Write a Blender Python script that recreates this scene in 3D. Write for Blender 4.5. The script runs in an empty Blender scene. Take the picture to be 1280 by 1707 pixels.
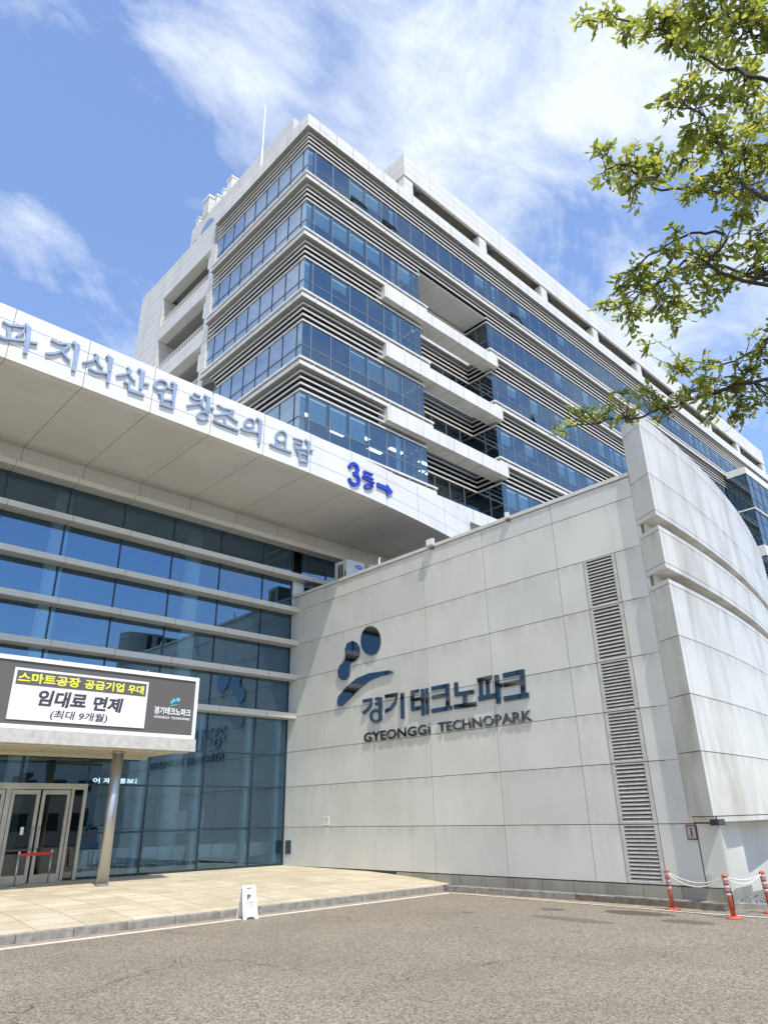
import bpy, bmesh, math, random, json
from mathutils import Vector, Matrix
random.seed(7)
sc = bpy.context.scene
R = math.radians

# ---------------------------------------------------------------- camera
cd = bpy.data.cameras.new('camera'); cam = bpy.data.objects.new('camera', cd); sc.collection.objects.link(cam)
yaw, pitch, roll = R(45.9926), R(23.5982), R(-1.1852)
fw = Vector((math.cos(pitch)*math.cos(yaw), math.cos(pitch)*math.sin(yaw), math.sin(pitch)))
rt = Vector((math.sin(yaw), -math.cos(yaw), 0)); up = rt.cross(fw)
rt2 = rt*math.cos(roll) + up*math.sin(roll); up2 = rt2.cross(fw)
m = Matrix((rt2, up2, -fw)).transposed().to_4x4(); m.translation = Vector((0, 0, 1.6))
cam.matrix_world = m
cd.sensor_fit = 'VERTICAL'; cd.sensor_height = 36; cd.lens = 1165.99/1707*36
cd.clip_start = 0.05; cd.clip_end = 3000
sc.camera = cam

# ---------------------------------------------------------------- light and sky
SUN = Vector((-0.30, -1.0, 1.86)).normalized()          # towards the sun
sd = bpy.data.lights.new('sun', 'SUN'); sd.energy = 3.8; sd.angle = R(0.53); sd.color = (1.0, 0.94, 0.85)
so = bpy.data.objects.new('sun', sd); sc.collection.objects.link(so)
so.rotation_euler = (-SUN).to_track_quat('-Z', 'Y').to_euler()
w = bpy.data.worlds.new('World'); sc.world = w; w.use_nodes = True
nt = w.node_tree; nt.nodes.clear()
def N(t, typ, **k):
    n = t.nodes.new(typ)
    for a, b in k.items():
        if a.startswith('i_'):
            key = a[2:]; key = int(key) if key.isdigit() else key.replace('_', ' ')
            n.inputs[key].default_value = b
        else: setattr(n, a, b)
    return n
def L(t, a, b): t.links.new(a, b)
def mth(t, op, a, b=None, c=None, clamp=False):
    n = N(t, 'ShaderNodeMath', operation=op); n.use_clamp = clamp
    for i, v in enumerate((a, b, c)):
        if v is None: continue
        if isinstance(v, (int, float)): n.inputs[i].default_value = v
        else: L(t, v, n.inputs[i])
    return n.outputs[0]
def mixc(t, f, a, b, mode='MIX'):
    n = N(t, 'ShaderNodeMix', data_type='RGBA', blend_type=mode)
    for i, v in ((0, f), (6, a), (7, b)):
        if isinstance(v, (int, float)): n.inputs[i].default_value = v
        elif isinstance(v, tuple): n.inputs[i].default_value = (*v, 1) if len(v) == 3 else v
        else: L(t, v, n.inputs[i])
    return n.outputs[2]
def ramp(t, f, p0, p1, c0=(0,0,0,1), c1=(1,1,1,1), interp='LINEAR'):
    n = N(t, 'ShaderNodeValToRGB'); n.color_ramp.interpolation = interp
    n.color_ramp.elements[0].position = p0; n.color_ramp.elements[1].position = p1
    n.color_ramp.elements[0].color = c0; n.color_ramp.elements[1].color = c1
    L(t, f, n.inputs[0]); return n.outputs[0]
sky = N(nt, 'ShaderNodeTexSky', sky_type='NISHITA', sun_disc=False)
sky.sun_elevation = math.asin(SUN.z); sky.sun_rotation = math.atan2(SUN.x, SUN.y) % (2*math.pi)
sky.air_density = 1.15; sky.dust_density = 0.3; sky.ozone_density = 3.0
tc = N(nt, 'ShaderNodeTexCoord')
# wispy high clouds: stretched noise over the dome, thicker in a few banks
mp = N(nt, 'ShaderNodeMapping'); mp.inputs['Rotation'].default_value = (R(20), R(35), R(20)); mp.inputs['Scale'].default_value = (1.0, 1.55, 2.3)
L(nt, tc.outputs['Generated'], mp.inputs[0])
n1 = N(nt, 'ShaderNodeTexNoise', i_Scale=3.4, i_Detail=10.0, i_Roughness=0.64, i_Distortion=0.9); L(nt, mp.outputs[0], n1.inputs['Vector'])
n2 = N(nt, 'ShaderNodeTexNoise', i_Scale=7.0, i_Detail=9.0, i_Roughness=0.62, i_Distortion=0.3); L(nt, mp.outputs[0], n2.inputs['Vector'])
BANKS = [((0.4384, 0.3151, 0.8418), 28, 0.04), ((0.6151, 0.1483, 0.7744), 12, 0.04), ((0.3987, 0.397, 0.8267), 14, 0.03), ((0.5688, 0.3457, 0.7463), 12, 0.11), ((0.5034, 0.2438, 0.8289), 18, 0.06), ((0.6069, 0.1356, 0.7831), 10, 0.12), ((0.1641, 0.7392, 0.6532), 5, 0.1), ((0.1233, 0.7436, 0.6572), 5, 0.08), ((0.2832, 0.7609, 0.5839), 6, 0.1), ((0.7318, 0.3195, 0.602), 8, 0.12), ((0.2296, 0.4776, 0.8481), 7, 0.12), ((0.7923, 0.2516, 0.5559), 10, 0.12), ((0.1762, 0.6169, 0.7671), 22, -0.05), ((0.156, 0.7633, 0.6269), 14, -0.07), ((0.6754, 0.2825, 0.6812), 8, -0.15), ((0.2624, 0.6259, 0.7345), 10, -0.06), ((-1, 0.1, 0.4), 55, 0.22), ((-0.4, -0.6, 0.5), 30, 0.12), ((0.9, -0.5, 0.35), 35, 0.05)]  # the last banks lie out of view, added to neutralise the ambient light
acc = None
for d, rad, amt in BANKS:
    dp = N(nt, 'ShaderNodeVectorMath', operation='DOT_PRODUCT'); L(nt, tc.outputs['Generated'], dp.inputs[0]); dp.inputs[1].default_value = d
    mr = N(nt, 'ShaderNodeMapRange', interpolation_type='SMOOTHSTEP'); L(nt, dp.outputs['Value'], mr.inputs[0])
    mr.inputs[1].default_value = math.cos(R(rad)); mr.inputs[2].default_value = math.cos(R(rad*0.15)); mr.inputs[3].default_value = 0; mr.inputs[4].default_value = amt
    acc = mr.outputs[0] if acc is None else mth(nt, 'ADD', acc, mr.outputs[0])
dens = mth(nt, 'ADD', mth(nt, 'MULTIPLY', n1.outputs[0], 0.60), mth(nt, 'MULTIPLY', n2.outputs[0], 0.40))
dens = mth(nt, 'ADD', dens, acc)
cm = ramp(nt, dens, 0.485, 0.765, interp='LINEAR')
skyb = mixc(nt, 1.0, sky.outputs[0], (1.20, 1.27, 1.46), 'MULTIPLY')
cl = mixc(nt, mth(nt, 'MULTIPLY_ADD', cm, 0.84, 0.06), skyb, (5.6, 6.0, 6.4))
bg = N(nt, 'ShaderNodeBackground', i_Strength=0.15); L(nt, cl, bg.inputs[0])
wo = N(nt, 'ShaderNodeOutputWorld'); L(nt, bg.outputs[0], wo.inputs[0])
sc.view_settings.view_transform = 'Standard'; sc.view_settings.look = 'None'
sc.view_settings.exposure = 0.30; sc.view_settings.gamma = 1
try:
    sc.cycles.use_denoising = True; sc.cycles.max_bounces = 8; sc.cycles.transparent_max_bounces = 12
    sc.cycles.glossy_bounces = 4; sc.cycles.sample_clamp_indirect = 6
except Exception: pass

# ---------------------------------------------------------------- mesh helpers
class MB:
    def __init__(s, keep=False): s.v = []; s.f = []; s.keep = keep
    def add(s, vs, fs):
        o = len(s.v); s.v += [tuple(v) for v in vs]; s.f += [tuple(i+o for i in f) for f in fs]; return s
    def box(s, x0, x1, y0, y1, z0, z1):
        if x0 > x1: x0, x1 = x1, x0
        if y0 > y1: y0, y1 = y1, y0
        vs = [(x,y,z) for z in (z0,z1) for y in (y0,y1) for x in (x0,x1)]
        return s.add(vs, [(0,2,3,1),(4,5,7,6),(0,1,5,4),(2,6,7,3),(0,4,6,2),(1,3,7,5)])
    def prism(s, poly, z0, z1):                        # poly: ccw list of (x,y)
        n = len(poly); vs = [(*p, z0) for p in poly] + [(*p, z1) for p in poly]
        return s.add(vs, [tuple(range(n-1,-1,-1)), tuple(range(n,2*n))] + [(i,(i+1)%n,(i+1)%n+n,i+n) for i in range(n)])
    def sweep(s, path, a, b, z0, z1):                  # wall-like strip between offsets a<b to the right of the path
        pa, pb = offs(path, a), offs(path, b); n = len(path); vs = []
        for p, q in zip(pa, pb): vs += [(*p,z0),(*q,z0),(*q,z1),(*p,z1)]
        fs = [(0,1,2,3), (4*n-1,4*n-2,4*n-3,4*n-4)]
        for i in range(n-1):
            for k in range(4): fs.append((4*i+k, 4*i+4+k, 4*i+4+(k+1)%4, 4*i+(k+1)%4))
        return s.add(vs, fs)
    def tube(s, pts, rad, seg=8, cap=True):
        pts = [Vector(p) for p in pts]; n = len(pts)
        rads = rad if isinstance(rad, (list, tuple)) else [rad]*n
        vs = []; ref = None
        for i, p in enumerate(pts):
            t = (pts[min(i+1,n-1)] - pts[max(i-1,0)]).normalized()
            if ref is None: ref = t.orthogonal().normalized()
            ref = (ref - t*ref.dot(t)).normalized(); bi = t.cross(ref)
            for k in range(seg):
                a = 2*math.pi*k/seg; vs.append(p + (ref*math.cos(a) + bi*math.sin(a))*rads[i])
        fs = [(i*seg+k, i*seg+(k+1)%seg, (i+1)*seg+(k+1)%seg, (i+1)*seg+k) for i in range(n-1) for k in range(seg)]
        if cap: fs += [tuple(range(seg-1,-1,-1)), tuple(range((n-1)*seg, n*seg))]
        return s.add(vs, fs)
    def plate(s, pts2, to3, depth):                    # outline in a plane, thickened; to3(u,v,d)
        ar = sum(pts2[i][0]*pts2[(i+1)%len(pts2)][1]-pts2[(i+1)%len(pts2)][0]*pts2[i][1] for i in range(len(pts2)))
        if ar < 0: pts2 = pts2[::-1]
        n = len(pts2); vs = [to3(u,v,0) for u,v in pts2] + [to3(u,v,depth) for u,v in pts2]
        return s.add(vs, [tuple(range(n-1,-1,-1)), tuple(range(n,2*n))] + [(i,(i+1)%n,(i+1)%n+n,i+n) for i in range(n)])
    def stroke(s, pts2, wdt, to3, depth):
        n = len(pts2); closed = n > 3 and math.dist(pts2[0], pts2[-1]) < 1e-3
        P = [Vector(p) for p in pts2]; lft = []; rgt = []
        for i in range(n):
            if closed: a = P[i-1] if i else P[-2]; b = P[i+1] if i < n-1 else P[1]
            else: a = P[max(i-1,0)]; b = P[min(i+1,n-1)]
            t = (b-a).normalized(); nn = Vector((-t.y, t.x))
            d1 = (P[i]-a).normalized() if (P[i]-a).length > 1e-6 else t
            sc_ = 1/max(0.6, abs(Vector((-d1.y, d1.x)).dot(nn)))
            lft.append(P[i]+nn*wdt/2*sc_); rgt.append(P[i]-nn*wdt/2*sc_)
        vs = []
        for l, r_ in zip(lft, rgt): vs += [to3(l.x,l.y,0), to3(r_.x,r_.y,0), to3(r_.x,r_.y,depth), to3(l.x,l.y,depth)]
        fs = [(0,1,2,3),(4*n-1,4*n-2,4*n-3,4*n-4)] if not closed else []
        for i in range(n-1):
            for k in range(4): fs.append((4*i+k,4*i+4+k,4*i+4+(k+1)%4,4*i+(k+1)%4))
        return s.add(vs, fs)
    def mesh(s, name, mat, smooth=False):
        me = bpy.data.meshes.new(name); me.from_pydata([tuple(v) for v in s.v], [], s.f)
        if not s.keep:
            bm = bmesh.new(); bm.from_mesh(me); bmesh.ops.recalc_face_normals(bm, faces=bm.faces); bm.to_mesh(me); bm.free()
        me.materials.append(mat)
        if smooth:
            for p in me.polygons: p.use_smooth = True
        return me
    def build(s, name, mat, parent=None, smooth=False, bevel=0.0):
        o = bpy.data.objects.new(name, s.mesh(name, mat, smooth)); sc.collection.objects.link(o)
        if parent is not None: attach(o, parent)
        if bevel:
            b = o.modifiers.new('bevel', 'BEVEL'); b.width = bevel; b.segments = 2; b.limit_method = 'ANGLE'
        return o
def attach(o, parent):
    o.parent = parent; o.matrix_parent_inverse = wm(parent).inverted()
def wm(o):
    mb = o.matrix_basis.copy(); p = o
    if p.parent: return wm(p.parent) @ p.matrix_parent_inverse @ mb
    return mb
def offs(path, d):
    P = [Vector(p) for p in path]; out = []
    for i in range(len(P)):
        ns = []
        if i > 0: t = (P[i]-P[i-1]).normalized(); ns.append(Vector((t.y, -t.x)))
        if i < len(P)-1: t = (P[i+1]-P[i]).normalized(); ns.append(Vector((t.y, -t.x)))
        nn = sum(ns, Vector((0,0))).normalized(); out.append(tuple(P[i] + nn*(d/max(0.3, nn.dot(ns[0])))))
    return out
def thing(name, label, cat, loc=(0,0,0), group=None, rot=0):
    o = bpy.data.objects.new(name, None); sc.collection.objects.link(o); o.location = loc; o.rotation_euler = (0,0,rot)
    return tag(o, label, cat, group)
def tag(o, label, cat, group=None):
    o['label'] = label; o['category'] = cat
    if group: o['group'] = group
    return o
def struct(o): o['kind'] = 'structure'; return o
def dup(root, loc, rot, label):
    r_ = root.copy(); sc.collection.objects.link(r_); r_.location = loc; r_.rotation_euler = (0,0,rot); r_['label'] = label
    for c in list(root.children):
        cc = c.copy(); sc.collection.objects.link(cc); cc.parent = r_
        for g in c.children:
            gg = g.copy(); sc.collection.objects.link(gg); gg.parent = cc
    return r_
def local(mb, name, mat, parent, smooth=False, bevel=0.0):      # mesh given in the parent's own coordinates
    o = bpy.data.objects.new(name, mb.mesh(name, mat, smooth)); sc.collection.objects.link(o); o.parent = parent
    if bevel:
        b = o.modifiers.new('bevel', 'BEVEL'); b.width = bevel; b.segments = 2; b.limit_method = 'ANGLE'
    return o

# ---------------------------------------------------------------- materials
def mat(name, col, rough=0.5, metal=0.0, spec=0.5, emit=None):
    mm = bpy.data.materials.new(name); mm.use_nodes = True; b = mm.node_tree.nodes['Principled BSDF']
    b.inputs['Base Color'].default_value = (*col, 1); b.inputs['Roughness'].default_value = rough
    b.inputs['Metallic'].default_value = metal; b.inputs['Specular IOR Level'].default_value = spec
    if emit: b.inputs['Emission Color'].default_value = (*emit[0], 1); b.inputs['Emission Strength'].default_value = emit[1]
    return mm
def varied(name, col, rough=0.5, metal=0.0, scale=3.0, amt=0.12, bump=0.0, bscale=40, detail=5, stretch=(1,1,1), spec=0.5):
    mm = mat(name, col, rough, metal, spec); t = mm.node_tree; b = t.nodes['Principled BSDF']
    g = N(t, 'ShaderNodeNewGeometry'); mp_ = N(t, 'ShaderNodeMapping'); mp_.inputs['Scale'].default_value = stretch; L(t, g.outputs['Position'], mp_.inputs[0])
    n = N(t, 'ShaderNodeTexNoise', i_Scale=scale, i_Detail=detail, i_Roughness=0.6); L(t, mp_.outputs[0], n.inputs['Vector'])
    f = ramp(t, n.outputs[0], 0.3, 0.72)
    L(t, mixc(t, f, tuple(c*(1-amt) for c in col), tuple(min(1, c*(1+amt)) for c in col)), b.inputs['Base Color'])
    L(t, mth(t, 'ADD', mth(t, 'MULTIPLY', f, 0.12), rough-0.06), b.inputs['Roughness'])
    if bump:
        n_ = N(t, 'ShaderNodeTexNoise', i_Scale=bscale, i_Detail=3.0); L(t, g.outputs['Position'], n_.inputs['Vector'])
        bp = N(t, 'ShaderNodeBump', i_Strength=bump, i_Distance=0.01); L(t, n_.outputs[0], bp.inputs['Height']); L(t, bp.outputs[0], b.inputs['Normal'])
    return mm
def clad(name, col, xj=None, yj=None, zj=None, wd=0.012, rough=0.42, stain=0.25, streak=(0.42,0.39,0.30), oil=0.06, metal=0.0, sscale=1.5, szz=0.16, isl=0.0, drips=None):
    """coated sheet cladding: open joints at the panel pitch, run-off streaks, faint buckling"""
    mm = mat(name, col, rough, metal); t = mm.node_tree; b = t.nodes['Principled BSDF']
    g = N(t, 'ShaderNodeNewGeometry'); sp = N(t, 'ShaderNodeSeparateXYZ'); L(t, g.outputs['Position'], sp.inputs[0])
    sn = N(t, 'ShaderNodeSeparateXYZ'); L(t, g.outputs['True Normal'], sn.inputs[0])
    ax = mth(t, 'GREATER_THAN', mth(t, 'ABSOLUTE', sn.outputs[0]), 0.6); az = mth(t, 'GREATER_THAN', mth(t, 'ABSOLUTE', sn.outputs[2]), 0.6)
    def lines(o, off, pitch):
        q_ = mth(t, 'MODULO', mth(t, 'ADD', mth(t, 'SUBTRACT', o, off), 1000*pitch), pitch)
        return mth(t, 'LESS_THAN', q_, wd)
    msk = None
    def addm(x):
        nonlocal msk
        msk = x if msk is None else mth(t, 'MAXIMUM', msk, x)
    if xj: addm(mth(t, 'MULTIPLY', lines(sp.outputs[0], *xj), mth(t, 'SUBTRACT', 1, ax)))
    if yj: addm(mth(t, 'MULTIPLY', lines(sp.outputs[1], *yj), mth(t, 'MAXIMUM', ax, az) if not xj else ax))
    if zj:
        for z in (zj if isinstance(zj, list) else []): addm(mth(t, 'MULTIPLY', mth(t, 'LESS_THAN', mth(t, 'ABSOLUTE', mth(t, 'SUBTRACT', sp.outputs[2], z)), wd/2), mth(t, 'SUBTRACT', 1, az)))
        if isinstance(zj, tuple): addm(mth(t, 'MULTIPLY', lines(sp.outputs[2], *zj), mth(t, 'SUBTRACT', 1, az)))
    mp_ = N(t, 'ShaderNodeMapping'); mp_.inputs['Scale'].default_value = (1, 1, szz); L(t, g.outputs['Position'], mp_.inputs[0])
    n = N(t, 'ShaderNodeTexNoise', i_Scale=sscale, i_Detail=6.0, i_Roughness=0.6, i_Distortion=0.6); L(t, mp_.outputs[0], n.inputs['Vector'])
    n_b = N(t, 'ShaderNodeTexNoise', i_Scale=0.6, i_Detail=3.0); L(t, g.outputs['Position'], n_b.inputs['Vector'])
    f = mth(t, 'MULTIPLY', ramp(t, n.outputs[0], 0.45, 0.75), stain)
    c = mixc(t, ramp(t, n_b.outputs[0], 0.35, 0.65), tuple(x*0.95 for x in col), tuple(min(1, x*1.03) for x in col))
    c = mixc(t, f, c, streak)
    if drips:                                          # grime washed down from the horizontal joints
        dm = None
        for zj_ in drips:
            d_ = mth(t, 'SUBTRACT', zj_, sp.outputs[2])
            q_ = mth(t, 'MULTIPLY', mth(t, 'GREATER_THAN', d_, 0), mth(t, 'SUBTRACT', 1, mth(t, 'DIVIDE', d_, 0.55), clamp=True))
            dm = q_ if dm is None else mth(t, 'MAXIMUM', dm, q_)
        mq = N(t, 'ShaderNodeMapping'); mq.inputs['Scale'].default_value = (1, 1, 0.05); L(t, g.outputs['Position'], mq.inputs[0])
        nq = N(t, 'ShaderNodeTexNoise', i_Scale=3.2, i_Detail=5.0, i_Roughness=0.65); L(t, mq.outputs[0], nq.inputs['Vector'])
        c = mixc(t, mth(t, 'MULTIPLY', mth(t, 'MULTIPLY', dm, dm), mth(t, 'MULTIPLY', ramp(t, nq.outputs[0], 0.42, 0.7), 0.75)), c, streak)
    if isl:
        c = mixc(t, 1.0, c, ramp(t, g.outputs['Random Per Island'], 0, 1, (1-isl,1-isl,1-isl*.9,1), (1+isl*.3,1+isl*.3,1,1)), 'MULTIPLY')
    if msk is not None: c = mixc(t, mth(t, 'MULTIPLY', msk, 0.85), c, (0.06, 0.055, 0.05))
    L(t, c, b.inputs['Base Color'])
    n_c = N(t, 'ShaderNodeTexNoise', i_Scale=0.9, i_Detail=2.0); L(t, g.outputs['Position'], n_c.inputs['Vector'])
    bp = N(t, 'ShaderNodeBump', i_Strength=oil, i_Distance=0.05); L(t, n_c.outputs[0], bp.inputs['Height']); L(t, bp.outputs[0], b.inputs['Normal'])
    return mm
def glass(name, refl, tint, base=0.3, wob=0.02, body=None, bodyamt=0.0):
    """coated reflective glazing: mirror coat over tinted see-through body"""
    mm = bpy.data.materials.new(name); mm.use_nodes = True; t = mm.node_tree; t.nodes.clear()
    tr = N(t, 'ShaderNodeBsdfTransparent'); tr.inputs[0].default_value = (*tint, 1)
    gl = N(t, 'ShaderNodeBsdfGlossy', i_Roughness=0.0); gl.inputs[0].default_value = (*refl, 1)
    lw = N(t, 'ShaderNodeFresnel', i_IOR=1.5)
    g = N(t, 'ShaderNodeNewGeometry'); n_ = N(t, 'ShaderNodeTexNoise', i_Scale=0.55, i_Detail=1.5); L(t, g.outputs['Position'], n_.inputs['Vector'])
    bp = N(t, 'ShaderNodeBump', i_Strength=wob, i_Distance=0.2); L(t, n_.outputs[0], bp.inputs['Height']); L(t, bp.outputs[0], gl.inputs['Normal'])
    f = mth(t, 'ADD', mth(t, 'MULTIPLY', lw.outputs[0], 0.9), base, clamp=True)
    under = tr.outputs[0]
    if body:
        df = N(t, 'ShaderNodeBsdfDiffuse'); df.inputs[0].default_value = (*body, 1)
        m0 = N(t, 'ShaderNodeMixShader'); m0.inputs[0].default_value = bodyamt; L(t, tr.outputs[0], m0.inputs[1]); L(t, df.outputs[0], m0.inputs[2]); under = m0.outputs[0]
    mx = N(t, 'ShaderNodeMixShader'); L(t, f, mx.inputs[0]); L(t, under, mx.inputs[1]); L(t, gl.outputs[0], mx.inputs[2])
    o_ = N(t, 'ShaderNodeOutputMaterial'); L(t, mx.outputs[0], o_.inputs[0]); return mm
M = {}
M['tower'] = clad('tower cladding', (0.74,0.725,0.675), xj=(17.72,1.30), yj=(23.9,1.23), zj=[39.14], stain=0.3, wd=0.024, streak=(.36,.34,.28))
M['towerleft'] = clad('tower stone cladding', (0.66,0.65,0.61), yj=(33.7,2.4), xj=(17,1.3), zj=(30.0,0.72), stain=0.18, wd=0.02)
M['roofframe'] = clad('roof frame cladding', (0.72,0.71,0.68), xj=(24.85,2.58), yj=(23.1,1.3), zj=(41.72,0.66), stain=0.22, wd=0.022)
M['white'] = varied('white coated metal', (0.78,0.77,0.74), 0.4, amt=0.05, stretch=(1,1,.3))
M['rim'] = varied('window ledge metal', (0.74,0.73,0.69), 0.4, amt=0.14, scale=2, stretch=(1,1,.3))
M['louv'] = varied('louvre blade', (0.68,0.66,0.61), 0.45, amt=0.08)
M['bsoffit_shade'] = clad('shaded band soffit', (0.26,0.255,0.235), xj=(17.72,1.30), yj=(23.9,1.23), stain=0.2, wd=0.02)  # shade under the bands painted in as a darker grey
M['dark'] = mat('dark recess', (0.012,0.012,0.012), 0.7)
M['glassT'] = glass('tower glass', (0.60,0.76,0.86), (0.50,0.68,0.74), 0.20, 0.012)
M['glassL'] = glass('tower side glass', (0.62,0.72,0.86), (0.35,0.48,0.56), 0.34, 0.012, (0.44,0.52,0.55), 0.6)
M['glassC'] = glass('lobby glass', (0.44,0.70,0.95), (0.62,0.78,0.82), 0.23, 0.01)
M['glassD'] = glass('door glass', (0.8,0.85,0.85), (0.45,0.52,0.50), 0.08, 0.01)
M['mull'] = mat('anodised mullion', (0.27,0.31,0.33), 0.35, 0.6)
M['mullD'] = mat('dark mullion', (0.03,0.05,0.07), 0.35, 0.3)
M['canopy'] = clad('canopy cladding', (0.76,0.75,0.705), xj=(3.44,2.03), zj=[13.36,14.06], stain=0.12, wd=0.018, oil=0.03)
M['soffit'] = clad('canopy soffit panel', (0.68,0.68,0.655), xj=(3.44,2.03), stain=0.14, streak=(0.42,0.39,0.32), wd=0.018, rough=0.5)
M['fin'] = clad('sunshade fin', (0.62,0.60,0.53), xj=(3.25,1.98), stain=0.2, wd=0.016)
M['grey'] = clad('annex panel', (0.665,0.66,0.61), stain=0.25, isl=.06, drips=[1.35,2.69,3.90,5.14,6.55,7.90,9.28,9.87], sscale=.8, szz=.3, streak=(0.44,0.42,0.35), rough=0.34, oil=0.10)
M['wing'] = clad('curved wing panel', (0.68,0.665,0.60), xj=(18.75,2.45), isl=.05, stain=0.75, drips=[2.81,4.04,5.37,6.62,8.03,9.6,11.03,11.42], streak=(0.31,0.275,0.175), rough=0.36, sscale=.8, szz=.3, wd=0.012, oil=0.08)
M['joint'] = mat('joint sealant', (0.07,0.065,0.06), 0.8)
M['ventm'] = varied('louvre vent metal', (0.52,0.51,0.46), 0.45, amt=0.15, scale=6)
M['steel'] = varied('brushed steel', (0.46,0.46,0.45), 0.34, 0.9, amt=0.15, scale=8, stretch=(1,1,.1))
M['chrome'] = mat('mirror steel letter', (0.24,0.25,0.26), 0.04, 1.0)
M['letterW'] = varied('silver blue letter', (0.40,0.46,0.55), 0.30, 0.55, amt=0.05)
M['blue'] = mat('blue sign paint', (0.02,0.05,0.42), 0.35)
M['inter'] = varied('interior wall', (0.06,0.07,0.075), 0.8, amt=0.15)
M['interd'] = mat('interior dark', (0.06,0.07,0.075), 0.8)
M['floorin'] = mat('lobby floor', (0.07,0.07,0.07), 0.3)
M['ceil'] = mat('office ceiling', (0.30,0.30,0.29), 0.8)
M['blind'] = varied('roller blind', (0.85,0.88,0.85), 0.8, amt=0.06)
M['lamp'] = mat('ceiling lamp', (0.9,0.9,0.9), 0.5, emit=((1,1,0.97), 5.0))
M['concrete'] = varied('concrete plinth', (0.30,0.285,0.24), 0.85, amt=0.3, scale=2.5, bump=0.4, bscale=30)
M['kerb'] = varied('granite kerb', (0.27,0.255,0.225), 0.85, amt=0.35, scale=6, bump=0.3, bscale=60)
M['orange'] = varied('orange bollard rubber', (0.52,0.095,0.05), 0.6, amt=.25, scale=14)
M['refl'] = varied('silver reflective band', (0.40,0.39,0.36), 0.45, amt=.25, scale=20)
M['redband'] = varied('red reflective band', (0.45,0.08,0.08), 0.5, amt=.2, scale=20)
M['rope'] = varied('pale rope', (0.72,0.74,0.58), 0.8, amt=0.2, scale=60)
M['black'] = mat('black plastic', (0.015,0.015,0.015), 0.4)
M['red'] = mat('red painted metal', (0.25,0.05,0.04), 0.4)
M['beltred'] = mat('red belt', (0.65,0.03,0.03), 0.6)
M['seat'] = varied('grey perforated seat', (0.74,0.80,0.82), 0.4, 0.2, amt=0.05)
M['signgrey'] = mat('sign board grey', (0.115,0.110,0.100), 0.6)
M['signwhite'] = mat('sign board white', (0.82,0.82,0.84), 0.5)
M['yellow'] = mat('yellow sign letter', (0.85,0.85,0.08), 0.5)
M['inkgrey'] = mat('dark grey sign letter', (0.06,0.055,0.065), 0.6)
M['txtblk'] = mat('black sign letter', (0.02,0.02,0.02), 0.3)
M['cyan'] = mat('cyan emblem', (0.12,0.50,0.80), 0.5)
M['green'] = mat('green emblem', (0.10,0.50,0.20), 0.5)
M['ac'] = varied('beige unit casing', (0.58,0.57,0.53), 0.5, amt=0.06)
M['door'] = varied('door frame metal', (0.50,0.48,0.40), 0.35, 0.5, amt=0.08)

STAINS = [(14.89, 8.27, 0.45499999999999996, 1.0, 0.75), (14.25, 6.94, 0.39, 0.7, 0.55), (13.29, 8.75, 0.325, 1.3, 0.45), (14.39, 9.97, 0.26, 0.4, 0.6), (12.93, 11.08, 0.156, 0.25, 0.5), (16.66, 10.0, 0.26, 0.6, 0.4)]
LEAFD = 1250

# ================================================================ GROUND
ZR = -0.27                                              # road level (eye is 1.87 above it)
asph = bpy.data.materials.new('asphalt'); asph.use_nodes = True; t = asph.node_tree; b = t.nodes['Principled BSDF']
g = N(t, 'ShaderNodeNewGeometry')
v1 = N(t, 'ShaderNodeTexVoronoi', i_Scale=60.0); L(t, g.outputs['Position'], v1.inputs['Vector'])
v2 = N(t, 'ShaderNodeTexVoronoi', i_Scale=34.0); L(t, g.outputs['Position'], v2.inputs['Vector'])
sepc = N(t, 'ShaderNodeSeparateColor'); L(t, v1.outputs['Color'], sepc.inputs[0])
sepd = N(t, 'ShaderNodeSeparateColor'); L(t, v2.outputs['Color'], sepd.inputs[0])
c = mixc(t, ramp(t, sepc.outputs[0], 0.05, 0.95), (0.090,0.075,0.056), (0.355,0.302,0.225))
c = mixc(t, mth(t, 'MULTIPLY', ramp(t, sepd.outputs[1], 0.6, 0.95), 0.6), c, (0.44,0.38,0.29))
nb = N(t, 'ShaderNodeTexNoise', i_Scale=0.45, i_Detail=5.0, i_Roughness=0.6); L(t, g.outputs['Position'], nb.inputs['Vector'])
c = mixc(t, mth(t, 'MULTIPLY', ramp(t, nb.outputs[0], 0.35, 0.7), 0.35), c, (0.125,0.105,0.082))
# hairline cracks
vc = N(t, 'ShaderNodeTexVoronoi', feature='DISTANCE_TO_EDGE', i_Scale=0.22)
nw = N(t, 'ShaderNodeTexNoise', i_Scale=1.6, i_Detail=5.0); L(t, g.outputs['Position'], nw.inputs['Vector'])
wv = N(t, 'ShaderNodeVectorMath', operation='MULTIPLY_ADD'); L(t, nw.outputs['Color'], wv.inputs[0]); wv.inputs[1].default_value = (1.3,1.3,0); L(t, g.outputs['Position'], wv.inputs[2])
L(t, wv.outputs[0], vc.inputs['Vector'])
crk = mth(t, 'MULTIPLY', mth(t, 'LESS_THAN', vc.outputs['Distance'], 0.0028), ramp(t, nb.outputs[0], 0.45, 0.55))
c = mixc(t, mth(t, 'MULTIPLY', crk, 0.6), c, (0.05,0.045,0.04))
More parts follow.
